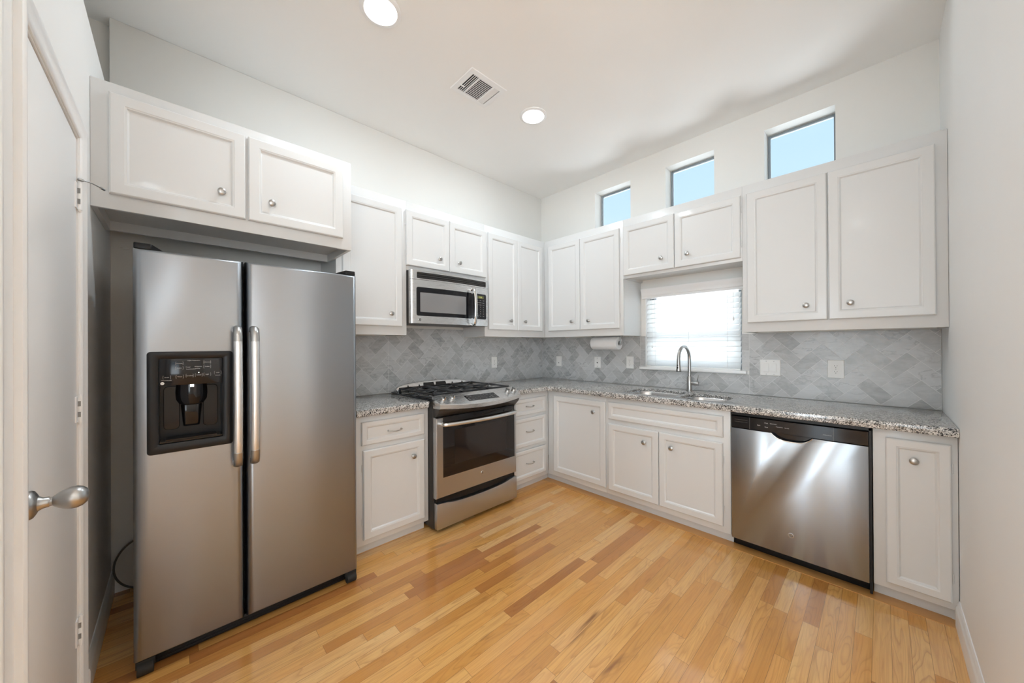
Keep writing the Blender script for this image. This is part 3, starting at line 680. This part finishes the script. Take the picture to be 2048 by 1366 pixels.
# round disc on the floor behind it
t = thing('round_tray', (.05, -3.31, 0), 'thin round pale disc with dark rim standing against the wall behind the refrigerator', 'tray')
AXD = Vector((1, 0, .10)).normalized()
MB().lathe([(.001, -.003), (.136, -.003), (.136, .003), (.001, .003)], (.052, -3.312, .1445), AXD, 48).build('disc', M['disc'], t)
MB().lathe([(.134, -.005), (.143, -.005), (.143, .005), (.134, .005), (.134, -.005)], (.052, -3.312, .1445), AXD, 48, cap=False).build('rim', M['dark'], t)
t = thing('wall_clip', (0, -3.411, 1.842), 'small white clip on the wall above the refrigerator left corner', 'clip')
MB().tube([(.0005, -3.425, 1.848), (.006, -3.418, 1.843), (.010, -3.408, 1.842), (.006, -3.396, 1.846)], .004, 8).build('clip_arm', M['white'], t)

# ------------------------------------------------------------------ gas range
R0, R1 = -1.9125, -1.1355; RC = (R0 + R1) / 2; RH = (R1 - R0) / 2
t = thing('gas_range', (.02, RC, 0), 'stainless slide in gas range with black grates and smoked glass oven door', 'range')
MB(FL).box((R0, .02, .022), (R1, .668, .914)).build('body', M['dark'], t, bevel=.002)
for a in (R0 + .05, R1 - .05):
    for b in (.08, .62): MB(FL).lathe([(.018, 0), (.018, .010), (.01, .012), (.01, .024)], (a, b, 0), (0, 0, 1), 12).build('foot', M['rubber'], t)
MB(FL).box((R0 - .012, .035, .9168), (R1 + .012, .672, .927)).build('cooktop', M['blackg'], t, bevel=.003)
od = MB(FL).rects([(R0 + i, .240 + i, R1 - i, .804 - i, d) for i, d in ((0, .669), (0, .700), (.002, .705), (.006, .708))]).build('oven_door', M['steelr'], t)
MB(FL).rects([(-1.856, .379, -1.160, .803, .706), (-1.856, .379, -1.160, .803, .7095), (-1.853, .382, -1.163, .801, .7105)]).build('door_glass', M['oven_glass'], od)
MB(FL).box((-1.76, .7106, .455), (-1.255, .7108, .702)).build('inner_window', mat('oven_inner_window', (.022, .017, .016), .05, spec=.45), od)
hp = [(-1.868, .709, .757), (-1.868, .738, .757), (-1.862, .750, .757)] + [(RC + (.338) * s, .752 + .032 * (1 - s * s), .757) for s in [-.95 + 1.9 * i / 14 for i in range(15)]] + [(-1.186, .750, .757), (-1.180, .738, .757), (-1.180, .709, .757)]
MB(FL).tube(hp, .0145, 14).build('handle', M['steelh'], od, ang=60)
badge(od, FL, -1.505, .329, .708, .0125)
# scooped storage drawer
pts = [(R0 + .004, .028), (R1 - .004, .028), (R1 - .004, .208)] + [(RC + .31 * math.cos(a), .206 - .028 * math.sin(a)) for a in [math.pi * i / 14 for i in range(1, 14)]] + [(R0 + .004, .208)]
MB(FL).prism(pts, lambda u, z, d: (u, d, z), .669, .713).build('storage_drawer', M['steelr'], t, bevel=.002)
MB(FL).box((R0 + .01, .66, .19), (R1 - .01, .690, .245)).build('drawer_recess', M['black'], t)
# control panel with a bowed front
def pz(x): return .946 - .441 * (x - .67)
def bow(y): return .762 + .044 * (1 - ((y - RC) / RH) ** 2)
sec = []
for i in range(25):
    y = R0 + .001 + (R1 - R0 - .002) * i / 24; f = bow(y)
    sec.append([(y, .655, .930), (y, .655, pz(.655)), (y, f - .004, pz(f - .004)), (y, f, pz(f) - .004), (y, f, pz(f) - .031), (y, f - .006, pz(f) - .034), (y, .672, .868)])
cp = MB(FL).loops(sec).build('control_panel', M['steelm'], t, ang=30)
sec = []
for i in range(25):
    y = R0 + .004 + (R1 - R0 - .008) * i / 24; f = bow(y) - .012
    zt = pz(bow(y)) - .036
    sec.append([(y, .660, .808), (y, .660, .90), (y, .672, .866), (y, f, zt), (y, f - .012, .845), (y, .704 + (f - .75) * .4, .812), (y, .700, .808)])
MB(FL).loops(sec).build('panel_skirt', M['dark'], t, ang=30)
def PS(y, x, h): return (y, x + .4035 * h, pz(x) + .915 * h)
dsp = MB(FL).loops([[PS(-1.672, .699, -.002), PS(-1.385, .702, -.002), PS(-1.380, .772, -.002), PS(-1.670, .767, -.002)], [PS(-1.672, .699, .0008), PS(-1.385, .702, .0008), PS(-1.380, .772, .0008), PS(-1.670, .767, .0008)]]).build('touch_display', M['blackg'], cp)
for j in range(3):
    for i in range(9):
        if (i * 3 + j) % 5 == 4: continue
        word(cp, FL, ('Bake', 'Broil', '1', '4', '7', '0', 'Clock', 'Timer', 'Off')[i], .0085, (lambda yy, xx: lambda a, b: PS(yy + a, xx - b, .0011))(-1.652 + i * .0315, .716 + j * .019))
for y in (-1.859, -1.784, -1.245, -1.174):
    x = .717; ax = Vector((.4035, 0, .915))
    o = PS(y, x, 0)
    k = MB().lathe([(.0235, -.001), (.0235, .003), (.021, .005), (.0195, .016), (.017, .019), (.001, .0195)], (o[1], o[0], o[2]), ax, 24)
    kb = k.build('knob', M['nickel'], t)
    def Q(a, b, h, y=y, x=x): p = PS(y + a, x + b, h); return (p[1], p[0], p[2])
    MB().loops([[Q(-.0055, -.021, .010), Q(.0055, -.021, .010), Q(.0055, .021, .010), Q(-.0055, .021, .010)], [Q(-.0045, -.022, .030), Q(.0045, -.022, .030), Q(.0045, .017, .036), Q(-.0045, .017, .036)]]).build('knob_grip', M['chrome'], kb, bevel=.0015)
# rear vent trim
arch = [(-1.888, .927), (-1.146, .927)] + [(RC + .371 * math.cos(a), .944 + .052 * max(0, math.sin(a)) ** .8) for a in [math.pi * i / 24 for i in range(0, 25)]]
v = MB(FL).prism(arch, lambda u, z, d: (u, d + (z - .927) * -.35, z), .068, .082).box((-1.888, .075, .927), (-1.146, .108, .948)).build('vent_trim', M['steelm'], t, bevel=.0015)
for a, b in ((-1.648, -1.536), (-1.524, -1.412)): MB(FL).prism([(a, .952), (b, .952), (b - .006, .983), (a + .006, .983)], lambda u, z, d: (u, d + (z - .927) * -.35, z), .08, .0835).build('vent_slot', M['slot'], v)
for a in (-1.79, -1.685, -1.345, -1.235): MB(FL).prism([(a - .011, .951), (a + .011, .951), (a + .003, .972), (a - .003, .972)], lambda u, z, d: (u, d + (z - .927) * -.35, z), .08, .0835).build('vent_slot', M['slot'], v)
# burners and grates
BU = [(-1.775, .235, .040), (-1.775, .505, .048), (RC, .37, .055), (-1.273, .235, .048), (-1.273, .505, .040)]
for y, x, r in BU:
    b = MB(FL).lathe([(r + .012, .927), (r + .012, .931), (r, .934), (r * .92, .942), (r * .5, .943)], (y, x, 0), (0, 0, 1), 24).build('burner', M['grey'], t)
    MB(FL).lathe([(r * .86, .943), (r * .88, .948), (r * .8, .952), (.001, .953)], (y, x, 0), (0, 0, 1), 24).build('burner_cap', M['iron'], b)
for y0, y1 in ((-1.895, -1.656), (-1.646, -1.402), (-1.392, -1.153)):
    g = MB(FL); yc = (y0 + y1) / 2; z0, z1 = .951, .964; w = .006
    for y in (y0 + w, y1 - w): g.box((y - w, .115, z0), (y + w, .640, z1))
    for x in (.121, .378, .634): g.box((y0, x - w, z0), (y1, x + w, z1))
    for y in (y0 + w, y1 - w):
        for x in (.121, .634): g.box((y - .008, x - .008, .927), (y + .008, x + .008, z0))
    cs = [.37] if abs(yc - RC) < .05 else [.235, .505]
    for cx in cs:
        for k in range(4 if len(cs) == 2 else 6):
            a = math.pi * 2 * k / (4 if len(cs) == 2 else 6) + math.pi / 4
            e = (yc + .105 * math.copysign(min(1, abs(math.cos(a)) * 1.42), math.cos(a)), cx + .115 * math.copysign(min(1, abs(math.sin(a)) * 1.42), math.sin(a)))
            s_ = (yc + .022 * math.cos(a), cx + .022 * math.sin(a))
            g.tube([(s_[0], s_[1], .966), (s_[0] * .6 + e[0] * .4, s_[1] * .6 + e[1] * .4, .968), (e[0], e[1], .958)], .0062, 6)
        for s in (-1, 1): g.tube([(yc + s * .022, cx, .966), (yc + s * .115, cx, .960)], .006, 6)
    g.build('grate', M['iron'], t, bevel=.002, seg=1)

# ------------------------------------------------------------------ over the range microwave
W0, W1 = -1.9335, -1.1725; WC = (W0 + W1) / 2; WH = (W1 - W0) / 2
t = thing('microwave', (.02, WC, 1.476), 'stainless over the range microwave with a bowed front and curved handle', 'microwave')
MB(FL).box((W0 + .002, .012, 1.482), (W1 - .002, .366, 1.886)).build('body', M['dark'], t, bevel=.003)
def wf(y):
    s = (y - WC) / WH
    e = max(0, min(1, (1 - abs(s)) * WH / .022))
    return .386 + .026 * (1 - s * s) + .010 * (1 - (1 - e) ** 2) ** .5
def curved(mb, u0, u1, z0, z1, a, b, r=0, n=36):
    L = []
    us = sorted({u0 + (u1 - u0) * i / n for i in range(n + 1)} | ({u0 + r * (1 - math.cos(math.pi / 2 * i / 5)) for i in range(6)} | {u1 - r * (1 - math.cos(math.pi / 2 * i / 5)) for i in range(6)} if r else set()) | {u for k in range(8) for u in (W0 + .022 * (k / 7) ** 2, W1 - .022 * (k / 7) ** 2) if u0 < u < u1})
    for u in us:
        e = min(u - u0, u1 - u); c = r - math.sqrt(max(0, r * r - (r - e) ** 2)) if r and e < r else 0
        c = min(c, (z1 - z0) / 2 - .0005); f = wf(u)
        L.append([(u, (f + a if a > -.1 else .366), z0 + c), (u, f + b, z0 + c), (u, f + b, z1 - c), (u, (f + a if a > -.1 else .366), z1 - c)])
    return mb.loops(L)
vg = curved(MB(FL), W0, W1, 1.814, 1.886, -1, 0).build('vent_strip', M['steelm'], t, ang=50)
lv = curved(MB(FL), -1.885, -1.208, 1.823, 1.870, -.002, .0012, .006).build('louver_panel', M['black'], vg, ang=50)
for z in (1.829, 1.844, 1.859): curved(MB(FL), -1.880, -1.213, z, z + .006, 0, .0042).build('louver', M['dark'], vg, ang=50)
md = curved(MB(FL), W0, -1.3725, 1.478, 1.8115, -1, 0).build('door', M['steelm'], t, ang=50)
wfr = curved(MB(FL), -1.889, -1.3735, 1.536, 1.756, -.002, .0012, .014).build('door_glass', M['blackg'], md, ang=50)
curved(MB(FL), -1.860, -1.440, 1.566, 1.716, .0008, .0016, .004).build('window', M['mw_glass'], md, ang=50)
curved(MB(FL), W0 + .004, W1 - .004, 1.476, 1.4785, -1, -.004).build('bottom_trim', M['dark'], t)
badge(md, FL, -1.862, 1.507, wf(-1.862) - .0005, .0125)
cs_ = curved(MB(FL), -1.3710, W1, 1.478, 1.8115, -1, 0).build('control_section', M['steelm'], t, ang=50)
kp = curved(MB(FL), -1.3705, -1.205, 1.536, 1.757, -.002, .0012, .014).build('keypad', M['blackg'], cs_, ang=50)
curved(MB(FL), -1.312, -1.236, 1.716, 1.740, .001, .0016).build('clock_display', M['display'], cs_, ang=50)
word(cs_, FL, '12:00', .017, lambda a, b: (-1.276 + a, wf(-1.276 + a) + .0019, 1.728 + b), M['digits'])
rows = [('Time', 'Auto', 'Cook'), ('Beverage', 'Popcorn', 'Reheat'), ('Potato', 'Defrost', 'Power'), ('1', '2', '3'), ('4', '5', '6'), ('7', '8', '9'), ('Start', '0', 'Off'), ('Surface', 'Vent', 'Clock')]
for j, rw in enumerate(rows):
    for i, s in enumerate(rw):
        u = -1.312 + i * .036; f = wf(u)
        word(cs_, FL, s, .011 if len(s) < 2 else .0075, (lambda u, z, f: lambda a, b: (u + a, wf(u + a) + .0016, z + b))(u, 1.700 - j * .0195, f))
u = -1.378
MB(FL).tube([(u, wf(u) - .001, 1.778), (u, wf(u) + .020, 1.790), (u, wf(u) + .040, 1.786), (u, wf(u) + .052, 1.760), (u, wf(u) + .060, 1.70), (u, wf(u) + .063, 1.634), (u, wf(u) + .060, 1.565), (u, wf(u) + .052, 1.508), (u, wf(u) + .040, 1.483), (u, wf(u) + .020, 1.479), (u, wf(u) - .001, 1.490)], .0125, 12, flat=(.7, 1.15)).build('handle', M['chrome'], md, ang=60)

# ------------------------------------------------------------------ dishwasher
t = thing('dishwasher', (2.48, -.03, 0), 'stainless dishwasher with black control strip and scooped pocket handle', 'dishwasher')
MB(FS).box((2.1625, .03, .055), (2.7995, .590, .872)).build('tub', M['black'], t)
MB(FS).box((2.17, .10, 0), (2.792, .560, .055)).box((2.165, .545, .006), (2.7985, .566, .068)).build('kick_plate', M['black'], t, bevel=.002)
U0, U1 = 2.1665, 2.7885
arc = [(2.376 + .193 * (1 - s) / 2, .7725 - .038 * (1 - abs(s) ** 3.2)) for s in [1 - 2 * i / 20 for i in range(21)]]
ins = [(U1, .0695), (U1, .7725)] + arc[::-1] + [(U0, .7725), (U0, .0695)]
NS = 1
dd = MB(FS).prism(ins, lambda u, z, d: (u, d, z), .590, .633).build('door', M['steel'], t, bevel=.0025)
MB(FS).tube([(u, .6325, z) for u, z in arc], .0028, 8).build('pocket_rim', M['chrome'], dd)
MB(FS).prism([(u, z + .002) for u, z in arc] + [(2.569, .778), (2.376, .778)], lambda u, z, d: (u, d, z), .5905, .604).build('pocket', M['blackg'], dd)
cs_ = MB(FS).rects([(U0, .7745, U1, .849, .590), (U0, .7745, U1, .849, .626), (U0 + .002, .7765, U1 - .002, .847, .630)]).build('control_strip', M['blackg'], t)
for z in (.812, .825): MB(FS).box((2.187, .6300, z), (2.256, .6305, z + .005)).build('vent_slot', M['slot'], cs_)
for u in (2.2675, 2.654): MB(FS).box((u, .6298, .776), (u + .001, .6303, .848)).build('panel_seam', M['grey'], cs_)
for s, u, z, k in (('Start', 2.315, .808, .008), ('Wash', 2.353, .826, .008), ('Selections', 2.388, .826, .008), ('Reset', 2.354, .802, .007), ('Heated Dry', 2.418, .812, .007), ('Normal', 2.452, .811, .007), ('Delay Hours', 2.630, .803, .007)):
    word(cs_, FS, s, k, (lambda u, z: lambda a, b: (u + a, .6304, z + b))(u, z))
MB(FS).box((2.7895, .56, .01), (2.7998, .612, .866)).box((2.1625, .56, .8525), (2.7995, .612, .868)).build('side_trim', M['black'], t)
badge(dd, FS, 2.468, .193, .633, .0135)

# ------------------------------------------------------------------ sink and faucet
t = thing('kitchen_sink', (1.72, -.37, .69), 'undermount stainless double bowl sink set in the granite', 'sink')
for (x0, y0, x1, y1, r), dep in ((B1, .19), (B2, .165)):
    L = []
    for o, z, rr_ in ((.018, .8936, r + .018), (-.001, .8936, r), (-.004, .888, r), (-.010, .82, r - .01), (-.016, .874 - dep + .03, r - .015), (-.024, .874 - dep + .010, r - .02), (-.045, .874 - dep, r - .04)):
        L.append([(x, y, z) for x, y in rr(x0 - o, y0 - o, x1 + o, y1 + o, max(.01, rr_), 7)])
    b = MB().loops(L, False, True).build('bowl', M['bowl'], t, ang=60)
    cx, cy, z = (x0 + x1) / 2, (y0 + y1) / 2 + .03, .874 - dep
    MB().lathe([(.055, z + .0005), (.055, z + .003), (.046, z + .004), (.043, z + .001), (.004, z + .001), (.004, z + .006), (.001, z + .006)], (cx, cy, 0), (0, 0, 1), 24).build('drain', M['chrome'], b)
t = thing('faucet', (1.727, -.103, .9165), 'brushed nickel pull down faucet with arched neck', 'faucet')
fx_, fy_ = 1.727, -.103
MB().lathe([(.026, .9165), (.026, .922), (.0205, .925), (.0205, 1.034), (.019, 1.037), (.012, 1.038)], (fx_, fy_, 0), (0, 0, 1), 24).build('body', M['nickel'], t)
oy = -.196; rad = -oy / 2; ox = -.012
nk = [(fx_, fy_, 1.03), (fx_, fy_, 1.10), (fx_, fy_, 1.18)] + [(fx_ + ox * (1 - math.cos(a)) / 2, fy_ + oy * (1 - math.cos(a)) / 2, 1.185 + .102 * math.sin(a)) for a in [math.pi * i / 16 for i in range(1, 17)]]
ex_, ey_ = fx_ + ox, fy_ + oy
MB().tube(nk, .0125, 16).build('neck', M['nickel'], t, ang=60)
sh = MB().lathe([(.0128, 1.188), (.0134, 1.186), (.0140, 1.150), (.0165, 1.115), (.0205, 1.096), (.0205, 1.094)], (ex_, ey_, 0), (0, 0, 1), 24).build('spray_head', M['nickel'], t)
MB().lathe([(.0200, 1.0945), (.0190, 1.089), (.001, 1.089)], (ex_, ey_, 0), (0, 0, 1), 20).build('aerator', M['slot'], sh)
vd = Vector((cam.location.x - ex_, cam.location.y - ey_, 0)).normalized()
vd = Vector((-.10, -1, 0)).normalized()
for z, rz, off in ((1.139, .0045, .0136), (1.119, .010, .0155)):
    p = Vector((ex_, ey_, z)) + vd * (off - .002)
    MB().lathe([(.0055, 0), (.0055, .003), (.003, .004)], p, vd, 14, (1, rz / .0055)).build('spray_button', M['slot'], sh)
hb = MB().tube([(fx_ + .015, fy_, .982), (fx_ + .070, fy_, .982)], .0165, 18).build('lever_hub', M['nickel'], t, bevel=.001)
MB().tube([(fx_ + .060, fy_, .994), (fx_ + .065, fy_ - .002, 1.02), (fx_ + .072, fy_ - .004, 1.057)], .0042, 10, rads=[.005, .0042, .0036]).build('lever', M['chrome'], hb)

# ------------------------------------------------------------------ paper towels
RX0, RX1, RY, RZ, RR = .835, 1.118, -.165, 1.320, .062
t = thing('paper_towel_holder', (.98, RY, ZB), 'metal paper towel holder screwed under the cabinet left of the window', 'towel holder')
MB().tube([(RX0 - .02, RY, RZ), (RX1 + .016, RY, RZ)], .005, 10).build('rod', M['nickel'], t)
for x in (RX0 - .016, RX1 + .012):
    MB().tube([(x, RY, RZ), (x, RY + .004, RZ + .03), (x, RY + .012, ZB - .002)], .005, 8).tube([(x, RY + .024 * math.cos(a), RZ + .018 * math.sin(a)) for a in [2 * math.pi * i / 16 for i in range(17)]], .0028, 6).box((x - .008, RY - .01, ZB - .004), (x + .008, RY + .035, ZB - .0002)).build('bracket', M['nickel'], t)
t = thing('paper_towel_roll', (.98, RY, RZ), 'white paper towel roll hanging under the cabinet beside the window', 'paper towel')
MB().lathe([(.021, RX0), (RR - .001, RX0), (RR, RX0 + .002), (RR, RX1 - .002), (RR - .001, RX1), (.021, RX1), (.021, RX0)], (0, RY, RZ), (1, 0, 0), 40, cap=False).build('sheets', M['paper'], t)
MB().lathe([(.0195, RX0 + .001), (.021, RX0 + .001), (.021, RX1 - .001), (.0195, RX1 - .001), (.0195, RX0 + .001)], (0, RY, RZ), (1, 0, 0), 24, cap=False).build('core', M['disc'], t)

# ------------------------------------------------------------------ blind over the sink window
t = thing('window_blind', (1.69, .0, 1.10), 'white slatted blind with valance covering the sink window', 'blind')
prof = [(.000, 1.735), (.036, 1.735), (.036, 1.752), (.042, 1.760), (.042, 1.775), (.048, 1.792), (.058, 1.808), (.060, 1.822), (.000, 1.822)]
MB(FS).prism(prof, lambda d, z, u: (u, d, z), 1.282, 2.104).build('valance', M['trim'], t)
MB(FS).box((1.312, -.04, 1.735), (2.075, .0, 1.775)).build('head_rail', M['blind'], t)
SL0, SL1, NSL, PIT_ = 1.312, 2.074, 14, .0435
for k in range(NSL):
    zc_ = 1.722 - PIT_ * k - .022
    th = math.radians(60); hw = .0245
    dv = (math.cos(th), -math.sin(th))
    s_ = []
    for i in range(7):
        a = -1 + 2 * i / 6; cam_ = .0022 * (1 - a * a)
        s_.append((-.012 + dv[0] * hw * a + math.sin(th) * cam_, zc_ + dv[1] * hw * a + math.cos(th) * cam_))
    top = [(d + math.sin(th) * .0012, z + math.cos(th) * .0012) for d, z in s_]; bot = [(d - math.sin(th) * .0012, z - math.cos(th) * .0012) for d, z in s_][::-1]
    MB(FS).prism(top + bot, lambda d, z, u: (u, d, z), SL0, SL1).build('slat', M['slat'], t, ang=50)
MB(FS).box((SL0, -.036, 1.0985), (SL1, .010, 1.110)).build('bottom_rail', M['blind'], t, bevel=.003)
for u in (1.395, 1.69, 1.985):
    for d in (-.032, .010): MB(FS).box((u - .0012, d - .0006, 1.105), (u + .0012, d + .0006, 1.74)).build('ladder_cord', M['blind'], t)
for u, zb_ in ((1.372, 1.30), (2.03, 1.52)):
    o = MB(FS).tube([(u, .022, 1.735), (u + .002, .022, zb_)], .0012, 6).build('pull_cord', M['blind'], t)
    MB(FS).lathe([(.002, zb_), (.005, zb_ - .006), (.006, zb_ - .022), (.002, zb_ - .028)], (u + .002, .022, 0), (0, 0, 1), 10).build('tassel', M['white'], o)

# ------------------------------------------------------------------ ceiling lights and air vent
for k, (lab) in enumerate(('round recessed ceiling light nearest the viewer, cut by the top of the view', 'round recessed ceiling light beyond the air vent')):
    lx, ly = CANS_AND_FILL[k]
    t = thing('recessed_light', (lx, ly, HC), lab, 'ceiling light')
    MB().lathe([(.104, HC - .0002), (.104, HC - .004), (.099, HC - .007), (.083, HC - .009), (.081, HC - .002)], (lx, ly, 0), (0, 0, 1), 40).build('trim_ring', M['trim'], t)
    MB().lathe([(.081, HC - .0015), (.081, HC - .004), (.001, HC - .0045)], (lx, ly, 0), (0, 0, 1), 36).build('lens', M['led'], t)
V0, V1, U0_, U1_ = .806, 1.057, -1.850, -1.548
t = thing('ceiling_vent', ((V0 + V1) / 2, (U0_ + U1_) / 2, HC), 'white square louvred air vent in the ceiling between the two lights', 'vent')
def ringz(mb, a, b, c, e, w, z0, z1):
    return mb.box((a, b, z0), (a + w, e, z1)).box((c - w, b, z0), (c, e, z1)).box((a + w, b, z0), (c - w, b + w, z1)).box((a + w, e - w, z0), (c - w, e, z1))
MB().loops([[(V0 + i, U0_ + i, z), (V1 - i, U0_ + i, z), (V1 - i, U1_ - i, z), (V0 + i, U1_ - i, z)] for i, z in ((.001, HC - .0002), (0, HC - .002), (.003, HC - .005), (.034, HC - .0085), (.036, HC - .0085), (.036, HC - .001))], False, False).build('frame', M['trim'], t)
iu0, iu1, iv0, iv1 = U0_ + .040, U1_ - .040, V0 + .036, V1 - .036
MB().box((iv0 - .004, iu0 - .004, HC - .0015), (iv1 + .004, iu1 + .004, HC - .0003)).build('duct_shade', M['slot'], t)  # flat dark plate painted as the shade inside the duct
for y in (iu0 + .050, iu1 - .050): MB().box((iv0, y - .004, HC - .011), (iv1, y + .004, HC - .003)).build('divider', M['trim'], t)
def louver(mb, a, b, axis, tilt, w=.0065):
    pass; c, s = math.cos(tilt) * w, math.sin(tilt) * w
    z = HC - .0065
    if axis == 'y':
        x, y0, y1 = a; mb.loops([[(x - c, y0, z - s), (x + c, y0, z + s), (x + c, y0, z + s + .0009), (x - c, y0, z - s + .0009)], [(x - c, y1, z - s), (x + c, y1, z + s), (x + c, y1, z + s + .0009), (x - c, y1, z - s + .0009)]])
    else:
        y, x0, x1 = a; mb.loops([[(x0, y - c, z - s), (x0, y + c, z + s), (x0, y + c, z + s + .0009), (x0, y - c, z - s + .0009)], [(x1, y - c, z - s), (x1, y + c, z + s), (x1, y + c, z + s + .0009), (x1, y - c, z - s + .0009)]])
    return mb
for k in range(13):
    louver(MB(), (iv0 + .006 + k * (iv1 - iv0 - .012) / 12, iu0 + .054, iu1 - .054), None, 'y', -.15, .0030).build('louver', M['trim'], t)
for k in range(3):
    louver(MB(), (iu0 + .010 + k * .0135, iv0, iv1), None, 'x', .2, .0028).build('side_louver', M['trim'], t)
    louver(MB(), (iu1 - .010 - k * .0135, iv0, iv1), None, 'x', -.35, .0068).build('side_louver', M['trim'], t)
MB().box((iv0 + .05, U0_ + .018, HC - .016), (iv0 + .056, iu0 + .018, HC - .010)).build('damper_lever', M['trim'], t)
